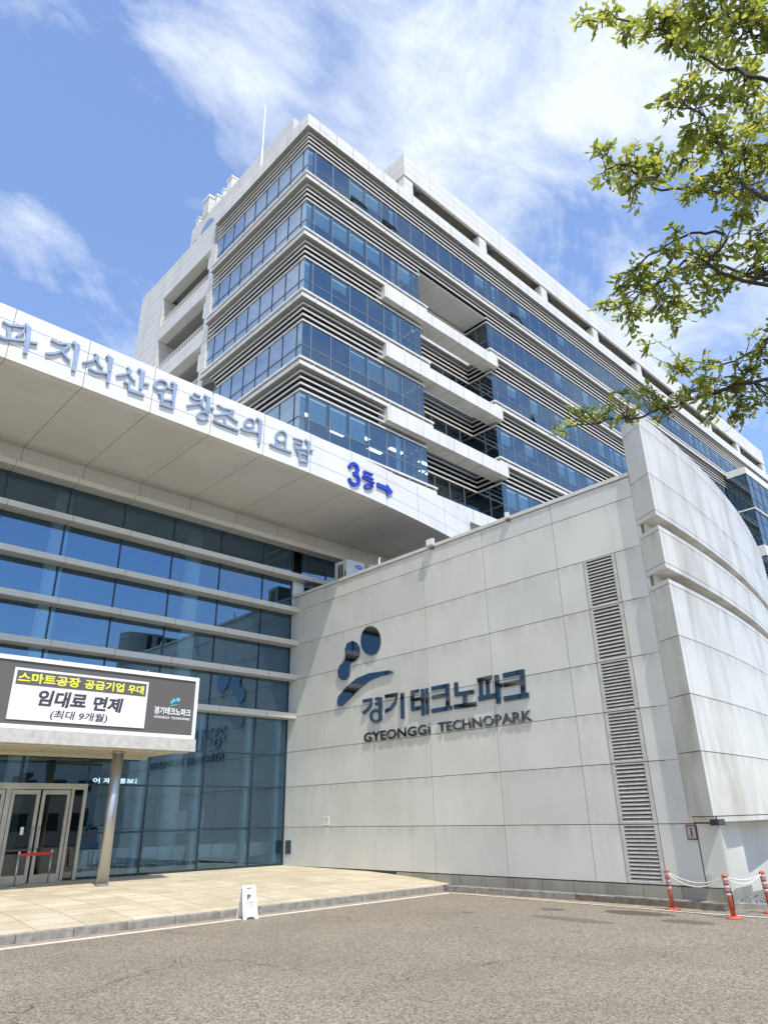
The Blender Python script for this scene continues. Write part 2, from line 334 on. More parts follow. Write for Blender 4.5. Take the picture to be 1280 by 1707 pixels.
# damp patches by the kerb
stf = None
sp = N(t, 'ShaderNodeSeparateXYZ'); L(t, g.outputs['Position'], sp.inputs[0])
ns = N(t, 'ShaderNodeTexNoise', i_Scale=2.2, i_Detail=4.0); L(t, g.outputs['Position'], ns.inputs['Vector'])
for (px_, py_, rx_, ry_, am) in STAINS:
    dx = mth(t, 'DIVIDE', mth(t, 'SUBTRACT', sp.outputs[0], px_), rx_); dy = mth(t, 'DIVIDE', mth(t, 'SUBTRACT', sp.outputs[1], py_), ry_)
    dd = mth(t, 'ADD', mth(t, 'ADD', mth(t, 'MULTIPLY', dx, dx), mth(t, 'MULTIPLY', dy, dy)), mth(t, 'MULTIPLY', ns.outputs[0], 0.9))
    f = mth(t, 'MULTIPLY', ramp(t, dd, 0.95, 1.35, (1,1,1,1), (0,0,0,1)), am)
    stf = f if stf is None else mth(t, 'MAXIMUM', stf, f)
c = mixc(t, stf, c, (0.055,0.038,0.027))
L(t, c, b.inputs['Base Color']); b.inputs['Roughness'].default_value = 0.85
bp = N(t, 'ShaderNodeBump', i_Strength=0.7, i_Distance=0.006); L(t, v1.outputs['Distance'], bp.inputs['Height']); L(t, bp.outputs[0], b.inputs['Normal'])

struct(MB().add([(-400,-400,ZR),(400,-400,ZR),(400,600,ZR),(-400,600,ZR)], [(0,1,2,3)]).build('road', asph))
# sloped stone pavement
pav = bpy.data.materials.new('sandstone paving'); pav.use_nodes = True; t = pav.node_tree; b = t.nodes['Principled BSDF']
g = N(t, 'ShaderNodeNewGeometry'); mp_ = N(t, 'ShaderNodeMapping'); L(t, g.outputs['Position'], mp_.inputs[0])
br = N(t, 'ShaderNodeTexBrick', i_Scale=1.0, i_Mortar_Size=0.012, i_Brick_Width=0.9, i_Row_Height=0.6, i_Bias=0.0)
br.offset = 0.0
br.inputs['Color1'].default_value = (0.60,0.53,0.385,1); br.inputs['Color2'].default_value = (0.50,0.435,0.305,1); br.inputs['Mortar'].default_value = (0.22,0.19,0.14,1)
L(t, mp_.outputs[0], br.inputs['Vector'])
n = N(t, 'ShaderNodeTexNoise', i_Scale=1.1, i_Detail=7.0, i_Roughness=0.65); L(t, g.outputs['Position'], n.inputs['Vector'])
c = mixc(t, mth(t, 'MULTIPLY', ramp(t, n.outputs[0], 0.42, 0.66), 0.6), br.outputs[0], (0.36,0.275,0.16))
n = N(t, 'ShaderNodeTexNoise', i_Scale=14.0, i_Detail=4.0); L(t, g.outputs['Position'], n.inputs['Vector'])
c = mixc(t, mth(t, 'MULTIPLY', ramp(t, n.outputs[0], 0.35, 0.8), 0.25), c, (0.62,0.56,0.42))
L(t, c, b.inputs['Base Color']); b.inputs['Roughness'].default_value = 0.75
prof = [(14.64,-0.126),(16.0,-0.01),(18.0,0.08),(20.3,0.105),(22.75,0.13)]
mb = MB()
for (ya, za), (yb, zb) in zip(prof, prof[1:]):
    mb.add([(-30,ya,za),(16.5,ya,za),(16.5,yb,zb),(-30,yb,zb)], [(0,1,2,3)])
struct(mb.build('pavement', pav))
# kerbs: stones along the pavement, then along the wall
mb = MB(); x = -29.0; k = 0
while x < 16.0:
    l = 1.0; x1 = min(x+l, 16.12); mb.box(x+.006, x1-.006, 14.5, 14.645, ZR-.1, -0.124+random.uniform(-.004,.004)); x += l
y = 14.48
while y > 7.7:
    y1 = max(y-1.0, 7.6); mb.box(15.98+(14.5-y)*.03, 16.12+(14.5-y)*.03, y1+.006, y-.006, ZR-.1, -0.122+random.uniform(-.004,.004)); y -= 1.0
mb.add([(16.2,7.55,ZR-.1),(16.34,7.6,ZR-.1),(17.45,6.1,ZR-.1),(17.3,6.02,ZR-.1),(16.2,7.55,-.13),(16.34,7.6,-.13),(17.45,6.1,-.2),(17.3,6.02,-.2)], [(0,1,2,3),(4,5,6,7),(0,1,5,4),(1,2,6,5),(2,3,7,6),(3,0,4,7)])
struct(mb.build('kerb', M['kerb'], bevel=0.008))
# gutter strip and painted lines
gut = varied('gutter sand', (0.33,0.26,0.18), 0.9, amt=0.3, scale=4)
struct(MB().box(-29,15.9,14.18,14.5,ZR-.05,ZR+.004).box(15.75,16.1,7.5,14.2,ZR-.05,ZR+.005).build('gutter', gut))
paint = varied('worn white road paint', (0.70,0.67,0.58), 0.7, amt=0.22, scale=9)
mb = MB().box(-29,15.75,14.06,14.155,ZR-.01,ZR+.009)
mb.add([(15.68,14.0,ZR+.01),(15.76,14.0,ZR+.01),(15.66,9.2,ZR+.01),(15.57,9.2,ZR+.01),(15.55,7.2,ZR+.01),(15.46,7.2,ZR+.01),(15.72,5.5,ZR+.01),(15.63,5.5,ZR+.01),(16.2,1.0,ZR+.01),(16.1,1.0,ZR+.01)], [(0,1,2,3),(3,2,4,5),(5,4,6,7),(7,6,8,9)])
struct(mb.build('road_marking', paint))
# narrow soil strip behind the kerb and gravel bed
struct(MB().box(16.1,16.5,7.0,14.64,-0.35,-0.145).build('soil_strip', varied('soil', (0.16,0.14,0.11), 0.95, amt=0.4, scale=8, bump=0.6)))
gm = clad('grey gravel', (0.24,0.25,0.26), isl=.75, rough=.8, stain=0, oil=0)
mb = MB(); rr = random.Random(4)
struct(MB().add([(16.2,7.6,-.2),(17.4,6.1,-.22),(24,6.0,-.2),(24,7.9,-.2),(16.2,7.9,-.2)], [(0,1,2,3,4)]).build('planting_bed', mat('dark bed soil', (0.08,0.075,0.07), .95)))
for i in range(5200):
    u, v = rr.random(), rr.random(); yy = 6.1+1.45*v; x0 = 16.25+(7.55-yy)*.76; xx = x0+u*5.0
    s_ = rr.uniform(.022,.05); a = [rr.uniform(.6,1.2)*s_ for _ in range(6)]
    mb.add([(xx+a[0],yy,-.19),(xx,yy+a[1],-.19),(xx-a[2],yy,-.19),(xx,yy-a[3],-.19),(xx+a[4]*.3,yy,-.19+a[5])], [(0,1,4),(1,2,4),(2,3,4),(3,0,4)])
for i in range(1600):
    yy = rr.uniform(7.6,14.4); xx = rr.uniform(16.15,16.44); s_ = rr.uniform(.01,.022)
    mb.add([(xx+s_,yy,-.145),(xx,yy+s_,-.145),(xx-s_,yy,-.145),(xx,yy-s_,-.145),(xx,yy,-.145+s_)], [(0,1,4),(1,2,4),(2,3,4),(3,0,4)])
go = mb.build('gravel_bed', gm); go['kind'] = 'stuff'; go['label'] = 'loose grey gravel along the foot of the panelled wall'

# ================================================================ TOWER
M['pergd'] = varied('shaded underside', (0.16,0.155,0.14), .8, amt=.2)  # shade below the roof frame and in the galleries put into the colour
TW = thing('office_tower', 'tall white office tower with blue ribbon windows and louvred bands on every storey', 'office tower', (17.17,23.46,ZR))
TX, TY = 17.17, 23.46; XE = 112.0; S0 = 38.78; DS = 4.19; NS = 7
front_full = [(TX,33.3),(TX,TY),(XE,TY)]
XR0, XR1, YR = 26.1, 33.0, 25.4
front_rec = [(TX,33.3),(TX,TY),(XR0,TY),(XR0,YR),(XR1,YR),(XR1,TY),(XE,TY)]
# roof parapet
MB().sweep(front_full, -0.3, 0.33, S0, S0+0.97).build('parapet', M['tower'], TW)
MB().sweep(front_full, -0.3, 0.318, S0-.03, S0-.001).build('band_soffit_shade', M['bsoffit_shade'], TW)  # thin added sheet, underside shade put into its colour
for k in range(NS):
    s = S0 - DS*k
    path = front_full if k == 0 else front_rec
    dark = front_rec if k else front_full
    gz0, gz1 = s-DS+0.40, s-1.22
    # louvres
    for i in range(4):
        zc = s-0.16-0.355*i; pth = path
        mb = MB()
        if k >= 1 and i < 2:
            if k == 1: mb.sweep(front_full, 0.02, 0.07, zc-.048, zc+.048)
            else:
                mb.sweep([(TX,33.3),(TX,TY),(22.74,TY)], 0.02, 0.07, zc-.048, zc+.048)
                mb.sweep([(33.42,TY),(XE,TY)], 0.02, 0.07, zc-.048, zc+.048)
                mb.sweep([(XR0,YR),(XR1,YR),(XR1,24.3)], 0.02, 0.07, zc-.048, zc+.048)
        else: mb.sweep(pth, 0.02, 0.07, zc-.048, zc+.048)
        mb.build('louvre', M['louv'], TW)
    # dark spandrel behind the louvres
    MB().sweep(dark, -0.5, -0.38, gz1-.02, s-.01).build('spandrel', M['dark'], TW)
    if k == 1:
        MB().box(XR0-.0, XR1+.0, TY-.0, YR+.4, s-0.90, s-.865).build('recess_ceiling', M['soffit'], TW)
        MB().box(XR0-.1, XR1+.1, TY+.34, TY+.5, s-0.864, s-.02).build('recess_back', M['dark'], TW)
    # ribbon glazing, the side face and the front face
    segs = [('side', [(TX,33.3),(TX,TY)])]
    if k == 0: segs.append(('front', [(TX,TY),(XE,TY)]))
    else: segs += [('front', [(TX,TY),(XR0,TY)]), ('rec', [(XR0,TY),(XR0,YR),(XR1,YR),(XR1,TY)]), ('front', [(XR1,TY),(XE,TY)])]
    for nm, sg in segs:
        mb = MB(True); P = offs(sg, 0.0)
        for a, b_ in zip(P, P[1:]):
            # panes, each tilted a hair so reflections break from pane to pane
            vx, vy = b_[0]-a[0], b_[1]-a[1]; ln = math.hypot(vx, vy); ux, uy = vx/ln, vy/ln
            if nm == 'side': cuts = [0]+[33.3-y for y in (32.5,31.27,30.04,28.81,27.58,26.35,25.12,23.9)]+[ln]
            elif nm == 'front': cuts = sorted({0, ln} | {17.72+1.31*j-a[0] for j in range(0,80) if 0.2 < 17.72+1.31*j-a[0] < ln-.2} | ({ln-.5} if ln < 20 else set()))
            else: cuts = [0, ln/2, ln] if ln < 3 else [ln*j/5 for j in range(6)]
            for c0, c1 in zip(cuts, cuts[1:]):
                for (z0, z1) in ((gz0, s-2.71), (s-2.71, gz1)):
                    e = [random.uniform(-.0022,.0022) for _ in range(4)]
                    def pt(c_, z, d): return (a[0]+ux*c_+uy*d, a[1]+uy*c_-ux*d, z)
                    mb.add([pt(c0,z0,e[0]), pt(c1,z0,e[1]), pt(c1,z1,e[2]), pt(c0,z1,e[3])], [(0,1,2,3)])
        wn = mb.build('ribbon_window', M['glassL'] if nm == 'side' else M['glassT'], TW)
        # mullions and transom
        mb = MB()
        for a, b_ in zip(P, P[1:]):
            vx, vy = b_[0]-a[0], b_[1]-a[1]; ln = math.hypot(vx, vy); ux, uy = vx/ln, vy/ln
            if nm == 'side': cuts = [33.3-y for y in (32.5,31.27,30.04,28.81,27.58,26.35,25.12,23.9)]; wq = .022
            elif nm == 'front': cuts = [17.72+1.31*j-a[0] for j in range(0,80) if 0.2 < 17.72+1.31*j-a[0] < ln-.2] + ([ln-.5] if ln < 20 else []); wq = .022
            else: cuts = [ln/2] if ln < 3 else [ln*j/5 for j in range(1,5)]; wq = .03
            for c_ in cuts:
                x_, y_ = a[0]+ux*c_, a[1]+uy*c_
                q = [(x_+ux*i*wq+uy*j, y_+uy*i*wq-ux*j) for i, j in ((-1,-.06),(1,-.06),(1,.03),(-1,.03))]
                mb.prism(q, gz0, gz1)
            q = [(a[0]+uy*j+ux*i, a[1]-ux*j+uy*i) for i, j in ((.04,-.05),(ln-.04,-.05),(ln-.04,.022),(.04,.022))]
            mb.prism(q, s-2.73, s-2.69); mb.prism(q, gz1-.05, gz1+.0)
        mb.build('window_frame', M['mullD'] if nm == 'side' else M['mull'], wn)
    # sill ledge, its shadow gap and the spandrel band below
    MB().sweep(dark, -0.25, 0.24, s-DS+0.22, s-DS+0.349).build('ledge_recess', M['joint'], TW)
    MB().sweep(dark, -0.3, 0.318, s-DS-.03, s-DS-.001).build('band_soffit_shade', M['bsoffit_shade'], TW)  # added sheet carrying the painted shade below the band
    MB().sweep(dark, -0.3, 0.33, s-DS, s-DS+0.22).build('spandrel_band', M['tower'], TW)
    # drip straps under the ledge
    mb = MB().sweep(dark, -0.25, 0.38, s-DS+0.35, s-DS+0.46)
    for j in range(60):
        x_ = 17.72+1.31*j
        if k and XR0-.1 < x_ < XR1+.1 or x_ > 90: continue
        mb.box(x_-.012, x_+.012, TY-.352, TY-.30, s-DS+.08, s-DS+.355)
    mb.build('ledge', M['rim'], TW)
    # projecting beam across the recess
    if k >= 2:
        MB().box(22.75, 33.40, 23.08, 24.12, s-0.86, s-.001).build('recess_beam', M['tower'], TW)
    # floor and ceiling
    if k < 6:
        mb = MB().box(17.68,25.6,23.97,43,s-1.3,s+.35).box(33.5,XE-.5,23.97,43,s-1.3,s+.35)
        if k: mb.box(25.6,33.5,25.92,43,s-1.3,s+.35)
        else: mb.box(25.6,33.5,23.97,43,s-1.3,s+.35)
        mb.build('floor_slab', M['ceil'], TW)
MB().box(21,XE-1,28.6,43,0,S0).box(17.7,21,33.4,34,0,S0).build('core_wall', M['inter'], TW)
MB().box(TX+.3,XE,TY+.35,44.5,S0+.1,S0+.4).build('roof', M['concrete'], TW)
# roller blinds behind some panes, and lit ceiling lamps
BL = {0:[(0,1),(3,1),(4,1),(5,.55),(12,.9),(13,.5),(16,.8),(20,.7)], 1:[(0,1),(1,1.1),(2,1.1),(3,1.1),(4,1.1),(5,1.1),(6,1)], 2:[(0,1),(2,.7),(5,1),(12,1),(14,.8),(16,1)],
      3:[(3,1.1),(4,1.1),(5,1.1),(12,1.1),(13,.9),(15,.8)], 4:[(0,1.3),(1,1.3),(2,1.3),(3,1.3),(5,.9),(13,1.2),(14,1.3),(17,1.2),(18,1.2),(19,1.1)]}
rb = random.Random(5)
for k in range(1):
    BL[0] += [(j, rb.choice((.3,.6,1.0,1.3))) for j in range(22,58) if rb.random() < .38]
for k in (1,2,3,4):
    BL[k] += [(j, rb.choice((.3,.6,1.0,1.3))) for j in range(18,45) if rb.random() < .38]
for k, lst in BL.items():
    s = S0-DS*k; mb = MB(); sl = MB()
    for j, h in lst:
        xa = 17.72+1.31*(j-1)+.1 if j else 17.3; xb = 17.72+1.31*j-.1
        if k and (xa < XR1 and xb > XR0): continue
        if k == 3 and j < 6:
            for q in range(7): sl.box(xa, xb, TY+.16, TY+.2, s-1.35-q*.17-.1, s-1.35-q*.17)
        elif j in (0,5) or h < .6: mb.box(xb-.35, xb, TY+.16, TY+.18, s-3.6, s-1.3)
        else: mb.box(xa, xb, TY+.16, TY+.18, s-1.3-h*1.0, s-1.3)
    mb.build('roller_blind', M['blind'], TW)
    if sl.v: sl.build('slatted_blind', M['blind'], TW)
    mb = MB()
    for y_ in range(9): mb.box(TX+.22, TX+.24, TY+.7+y_*1.23-.2, TY+.7+(y_+1)*1.23-.35, s-2.6, s-1.3)
    mb.build('side_blind', M['blind'], TW)
mb = MB(); s = S0-DS*4
for (x_, y_) in ((18.6,24.9),(20.6,25.3),(21.9,24.7),(23.5,25.4),(24.4,24.6),(19.8,26.6),(22.6,27)): mb.box(x_, x_+1.0, y_, y_+.2, s-1.34, s-1.305)
mb.build('ceiling_lamp', M['lamp'], TW)
# side face: stone pier, open galleries with railings
LX = 17.05
MB().box(LX, LX+.7, 33.31, 33.95, 0, 37.2).build('pier', M['towerleft'], TW)
MB().box(LX, LX+3.2, 40.7, 44.7, 0, 37.2).build('end_wall', M['towerleft'], TW)
MB().box(LX, LX+.7, 33.62, 44.7, 37.2, 39.75).build('upper_wall', M['towerleft'], TW)
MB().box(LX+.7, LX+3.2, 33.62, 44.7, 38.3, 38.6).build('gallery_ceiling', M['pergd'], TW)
MB().box(LX+3.2, LX+3.4, 33.4, 41, 10, 37.2).build('gallery_back_wall', M['interd'], TW)  # white wall coloured dark to stand in for its shade
opn = [(37.2,34.6),(33.4,30.45),(29.3,26.3),(25.1,22.1),(20.9,17.9)]
for i, (zt, zb) in enumerate(opn):
    zn = opn[i+1][0] if i < 4 else 10
    MB().box(LX, LX+.7, 33.95, 40.7, zn, zb).build('gallery_parapet', M['towerleft'], TW)
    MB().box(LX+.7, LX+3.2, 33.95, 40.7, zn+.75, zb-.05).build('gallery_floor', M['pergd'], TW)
    mb = MB().box(LX+.12,LX+.16,33.97,40.68,zb+.62,zb+.67).box(LX+.12,LX+.16,33.97,40.68,zb+.04,zb+.08)
    y_ = 34.05
    while y_ < 40.65: mb.box(LX+.125,LX+.155,y_,y_+.05,zb,zb+.63); y_ += .22
    mb.build('railing', M['louv'], TW)
# a few awning sashes left open
mb = MB()
for (x_, s_) in ((20.42,S0),(22.98,S0),(36.1,S0),(58.4,S0),(37.4,S0-2*DS)):
    mb.add([(x_,TY-.03,s_-2.74),(x_+1.2,TY-.03,s_-2.74),(x_+1.2,TY-.30,s_-3.68),(x_,TY-.30,s_-3.68),(x_,TY-.06,s_-2.74),(x_+1.2,TY-.06,s_-2.74),(x_+1.2,TY-.34,s_-3.68),(x_,TY-.34,s_-3.68)], [(0,1,2,3),(4,5,6,7),(0,1,5,4),(1,2,6,5),(2,3,7,6),(3,0,4,7)])
mb.build('open_sash', M['glassT'], TW)['kind'] = 'stuff'
# penthouse
ph = MB().box(18.6,24.5,27.2,40.6,S0,44.9).build('penthouse', M['towerleft'], TW)
for (yc, zc, rd) in ((38.0,43.0,1.0),(39.9,42.6,.7)):
    MB().tube([(18.56,yc,zc),(18.7,yc,zc)], rd, 28).build('round_window', M['glassL'], ph)
# roof frame
mb = MB().box(24.85,88.6,23.13,23.33,41.1,43.04).box(24.852,25.8,23.33,31,41.1,43.04)
mb.build('roof_frame', M['roofframe'], TW)
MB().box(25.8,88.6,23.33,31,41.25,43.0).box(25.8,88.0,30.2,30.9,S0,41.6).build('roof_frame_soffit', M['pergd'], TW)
for j in range(9):
    x_ = 24.9+7.85*j if j < 8 else 87.7
    MB().box(x_, x_+.85, 23.2, 23.74, S0+.9, 41.1).build('roof_column', M['roofframe'], TW)
# glazed bay far along the front
GB = MB().box(73.52,XE,21.12,TY-.35,34.2,34.95).build('bay_roof_band', M['white'], TW)
mb = MB(True)
for (z0,z1) in ((30.25,34.2),(26.1,30.1),(21.9,25.0),(17.7,20.8)):
    mb.add([(73.55,TY-.1,z0),(73.55,21.2,z0),(73.55,21.2,z1),(73.55,TY-.1,z1)],[(0,1,2,3)]); mb.add([(73.55,21.2,z0),(XE,21.2,z0),(XE,21.2,z1),(73.55,21.2,z1)],[(0,1,2,3)])
bw = mb.build('bay_window', M['glassT'], TW)
mb = MB()
for z in (33.0,31.3,28.9,27.2,23.8): mb.box(73.53,XE,21.18,21.23,z,z+.05); mb.box(73.53,73.57,21.2,TY-.1,z,z+.05)
for x_ in range(75,112,2): mb.box(x_,x_+.05,21.17,21.24,18,34.2)
mb.box(73.52,73.58,22.2,22.25,18,34.2).box(73.52,73.58,21.17,21.23,18,34.2)
mb.build('window_frame', M['mullD'], bw)
MB().box(73.45,XE,21.05,TY-.35,30.1,30.25).box(73.45,XE,21.05,TY-.35,25.0,26.1).box(73.45,XE,21.05,TY-.35,20.8,21.9).build('bay_band', M['white'], TW)
# ---- things on the tower roof
o = thing('lightning_rod', 'slender white lightning rod standing on the tower roof edge', 'lightning rod', (16.98,28.2,39.75))
local(MB().tube([(0,0,-.0),(0,0,1.8)],.07,10), 'mast', M['white'], o); local(MB().tube([(0,0,1.8),(0,0,6.0)],[.045,.02],8), 'rod', M['white'], o); local(MB().tube([(0,0,0),(0,0,.12)],.16,10), 'foot', M['white'], o)
VL = [('tall beige duct stack on the penthouse roof, widest of its row', (18.9,38.6,44.9),(.7,.9,1.9)), ('pale square duct on the penthouse roof, nearest the tower corner', (18.9,35.3,44.9),(.5,.7,1.3)),
      ('low grey duct on the penthouse roof beside the widest stack', (18.9,37.3,44.9),(.4,.35,1.2)), ('thin grey duct between two others on the penthouse roof', (18.9,36.4,44.9),(.35,.35,1.1)),
      ('short twin-necked duct at the far end of the penthouse roof', (18.9,40.1,44.9),(.35,.5,1.0))]
for i, (lb, p, (a, b_, h)) in enumerate(VL):
    o = thing('roof_duct', lb, 'duct', p, 'ducts on the penthouse roof')
    local(MB().box(-a/2,a/2,-b_/2,b_/2,0,h*.85), 'stack', M['ac'] if i == 0 else M['white'], o, bevel=.02)
    local(MB().box(-a/2-.06,a/2+.06,-b_/2-.06,b_/2+.06,h*.88,h), 'hood', M['white'], o, bevel=.02)
    local(MB().box(-a/2+.04,a/2-.04,-b_/2+.04,b_/2-.04,h*.85,h*.88), 'neck', M['dark'], o)
o = thing('cooling_unit', 'dark louvred cooling unit peeking over the parapet by the tower corner', 'cooling unit', (20.4,25.7,39.2))
local(MB().box(-.9,1.0,-.6,.7,0,3.6), 'casing', M['interd'], o, bevel=.02); mb = MB()
for i in range(12): mb.box(-.95,1.05,-.66,-.6,.3+i*.28,.42+i*.28); mb.box(-.96,-.9,-.6,.7,.3+i*.28,.42+i*.28)
local(mb, 'grille', M['mull'], o)
# floodlights beside the roof columns
def floodlamp(loc, label):
    o = thing('floodlight', label, 'floodlight', loc, 'floodlights at the roof columns')
    local(MB().tube([(0,0,0),(0,0,.35),(0,-.15,.5)],.04,6), 'bracket', M['black'], o); local(MB().box(-.22,.22,-.36,-.1,.42,.78), 'lamp_head', M['black'], o, bevel=.04)
    return o
f0 = floodlamp((26.1,23.3,39.75), 'black floodlight at the first roof column, nearest the tower corner')
ords = ['second','third','fourth','fifth','sixth','seventh','eighth']
for j in range(1,8): dup(f0, (26.1+7.85*j,23.3,39.75), 0, 'black floodlight at the %s roof column from the tower corner' % ords[j-1])

# ================================================================ LOBBY BUILDING with the big canopy
X0, Y0 = 16.45, 22.56
LB = thing('lobby_building', 'low lobby block with blue curtain wall under a deep white lettered canopy', 'lobby building', (0,22.56,ZR))
def yf(x): return 17.8 if x < 12 else 17.8+(x-12)**2/114
xs = [-14, 0, 4, 8] + [12+.5*i for i in range(0,25)]
fp = [(x, yf(x)) for x in xs]
n = len(fp); mb = MB()                                      # fascia: 0.25 thick strip
vs = []
for x, y in fp: vs += [(x,y,12.9),(x,y+.28,12.9),(x,y+.28,14.5),(x,y,14.5)]
fs = [(0,1,2,3),(4*n-1,4*n-2,4*n-3,4*n-4)]+[(4*i+k,4*i+4+k,4*i+4+(k+1)%4,4*i+(k+1)%4) for i in range(n-1) for k in range(4)]
MB().add(vs, fs).build('fascia', M['canopy'], LB)
poly = [(x, y+.285) for x, y in fp] + [(24,22.8),(-14,22.8)]
MB().prism(poly, 12.925, 13.1).build('canopy_soffit', M['soffit'], LB)
MB().prism([(x,y+.285) for x,y in fp]+[(24,23.05),(-14,23.05)], 13.9, 14.3).build('canopy_roof', M['concrete'], LB)
MB().box(-14,24,22.57,22.8,12.1,12.92).build('cove_panel', M['soffit'], LB)
# curtain wall
FZ = [12.17,10.82,9.39,8.05,6.72,5.28]                      # tops of the sunshade fins
cx = [-14+1.96*i for i in range(9)]; cx = [-0.75,1.25,3.25,5.22,7.2,9.12,11.05,13.03,14.98,16.42]
rows = [.17,1.34,2.68,3.80]+[z-.1 for z in reversed(FZ)]
mb = MB()
def pane(x0,x1,z0,z1):
    e = [random.uniform(-.003,.003) for _ in range(4)]
    mb.add([(x0,Y0+e[0],z0),(x1,Y0+e[1],z0),(x1,Y0+e[2],z1),(x0,Y0+e[3],z1)],[(0,1,2,3)])
for a, b_ in zip(cx, cx[1:]):
    for z0, z1 in zip(rows, rows[1:]):
        if b_ < 9.2 and z1 < 2.7: continue
        pane(a, b_, z0, z1)
for a, b_ in ((-14,-0.75),):
    for z0, z1 in zip(rows, rows[1:]): pane(a, b_, z0, z1)
for a, b_ in ((16.9,19.5),(19.5,22),(22,24)): pane(a, b_, 10.7, 12.1)
mb.keep = True
cw = mb.build('curtain_glass', M['glassC'], LB)
mb = MB()
for x in cx:
    mb.box(x-.022, x+.022, Y0-.03, Y0+.12, .13 if x > 9.0 else 2.7, 12.1)
for x in (18.2,19.5,20.8): mb.box(x-.03, x+.03, Y0-.03, Y0+.1, 10.7, 12.1)
for z in rows[:4]: mb.box((9.12 if z < 2.6 else -.75)+.022, 16.42, Y0-.025, Y0+.1, z-.025, z+.025)
mb.build('mullion_grid', M['mullD'], cw)
mb = MB()
for x in (11.05,13.03,14.98,16.3): mb.box(x-.22, x-.06, Y0+.13, Y0+.33, .13, 5.2)      # inner posts seen through the glass
mb.build('inner_post', varied('inner post paint', (0.42,0.52,0.56), .4), LB)
for i, z in enumerate(FZ):
    MB().box(-14, 24 if i < 2 else X0+.0, Y0-.52, Y0-.002, z-.19, z).build('sunshade_fin', M['fin'], LB)
MB().box(16.43,16.95,Y0-.12,Y0+.1,9.6,10.62).build('corner_post', M['white'], LB)
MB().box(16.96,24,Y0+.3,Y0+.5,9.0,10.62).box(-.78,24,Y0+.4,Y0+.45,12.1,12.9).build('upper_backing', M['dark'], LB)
# interior
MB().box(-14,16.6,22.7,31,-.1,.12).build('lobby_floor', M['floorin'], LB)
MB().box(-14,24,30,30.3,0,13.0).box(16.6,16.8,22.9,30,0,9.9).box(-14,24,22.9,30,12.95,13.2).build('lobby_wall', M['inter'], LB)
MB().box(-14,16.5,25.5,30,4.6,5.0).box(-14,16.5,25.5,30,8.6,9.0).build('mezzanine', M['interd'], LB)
MB().box(11.8,16.2,27.3,27.5,.12,4.5).box(5,7.5,27,27.2,.12,4.5).build('partition', M['interd'], LB)
mb = MB()
for x, y in ((8.0,25.6),(13.5,25.6)): mb.tube([(x,y,.1),(x,y,12.9)],.32,20)
mb.build('round_column', M['blind'], LB, smooth=False)
MB().box(-14,24,30.3,46,0,14.2).build('rear_wing', M['towerleft'], LB)
# wall posters seen dimly inside
for (x0,x1,z0,z1) in ((14.3,14.95,1.2,2.0),(15.2,15.7,1.15,2.05),(11.5,12.0,1.0,1.5)):
    tag(MB().box(x0,x1,26.9,26.93,z0,z1).build('poster_panel', M['blind']), {14.3:'large pale poster panel inside the lobby beside another poster',15.2:'narrow pale poster panel inside the lobby, nearest the wall corner',11.5:'small pale poster panel inside the lobby, left of the other two'}[x0], 'poster panel')
# door set
DR = (6.68, 9.09)
def leaf(x0,x1,z1,handle_right):
    d = MB().box(x0,x0+.09,Y0-.04,Y0+.03,.13,z1).box(x1-.09,x1,Y0-.04,Y0+.03,.13,z1).box(x0+.09,x1-.09,Y0-.038,Y0+.028,z1-.12,z1).box(x0+.09,x1-.09,Y0-.038,Y0+.028,.13,.33).build('door', M['door'], LB)
    MB().box(x0+.088,x1-.088,Y0-.008,Y0+.002,.33,z1-.12).build('pane', M['glassD'], d)
    hx = x1-.05 if handle_right else x0+.05
    MB().tube([(hx,Y0-.05,.95),(hx,Y0-.12,1.0),(hx,Y0-.12,1.5),(hx,Y0-.05,1.55)],.016,8).build('handle', M['steel'], d)
for i, (a, b_, h) in enumerate(((-.7,.15,0),(.2,1.05,1),(1.1,1.95,0),(2.0,2.85,1),(2.9,3.75,0),(3.8,4.65,1),(4.7,5.75,0),(5.8,6.85,1),(7.02,7.80,1),(7.86,8.66,0))): leaf(a,b_,2.52,h)
mb = MB().box(-.75,9.13,Y0-.06,Y0+.06,2.54,2.70).box(6.87,7.0,Y0-.055,Y0+.05,.13,2.54).box(8.68,8.76,Y0-.055,Y0+.05,.13,2.54).box(9.04,9.135,Y0-.055,Y0+.055,.13,2.54)
mb.build('door_surround', M['door'], LB)
MB().box(8.76,9.04,Y0-.01,Y0+.0,.13,2.54).build('side_light', M['glassD'], LB)
MB().box(7.42,7.5,Y0-.045,Y0-.01,1.35,1.55).build('door_notice', M['signwhite'], LB)

# ================================================================ ENTRANCE CANOPY with sign board
EC = thing('entrance_canopy', 'flat metal entrance canopy on steel posts in front of the doors', 'canopy', (6,19.4,ZR))
MB().box(-1.2,10.82,19.3,19.46,3.46,3.80).build('front_beam', M['ventm'], EC, bevel=.01)
sfm = varied('canopy underside', (0.60,0.55,0.42), .55, amt=.1)
MB().box(-1.2,10.8,19.46,22.5,3.50,3.76).build('roof_deck', sfm, EC)
mb = MB()
for x in (1.2,3.2,5.2,7.2,9.15): mb.box(x-.012,x+.012,19.47,22.45,3.485,3.5)
mb.box(-1.1,10.75,22.2,22.4,3.42,3.499).box(-1.1,10.7,19.48,19.7,3.43,3.499)
mb.add([(9.0,19.7,3.43),(9.1,19.7,3.43),(10.6,22.2,3.43),(10.5,22.2,3.43),(9.0,19.7,3.499),(9.1,19.7,3.499),(10.6,22.2,3.499),(10.5,22.2,3.499)], [(0,1,2,3),(4,5,6,7),(0,1,5,4),(1,2,6,5),(2,3,7,6),(3,0,4,7)])
mb.build('underside_rib', sfm, EC)
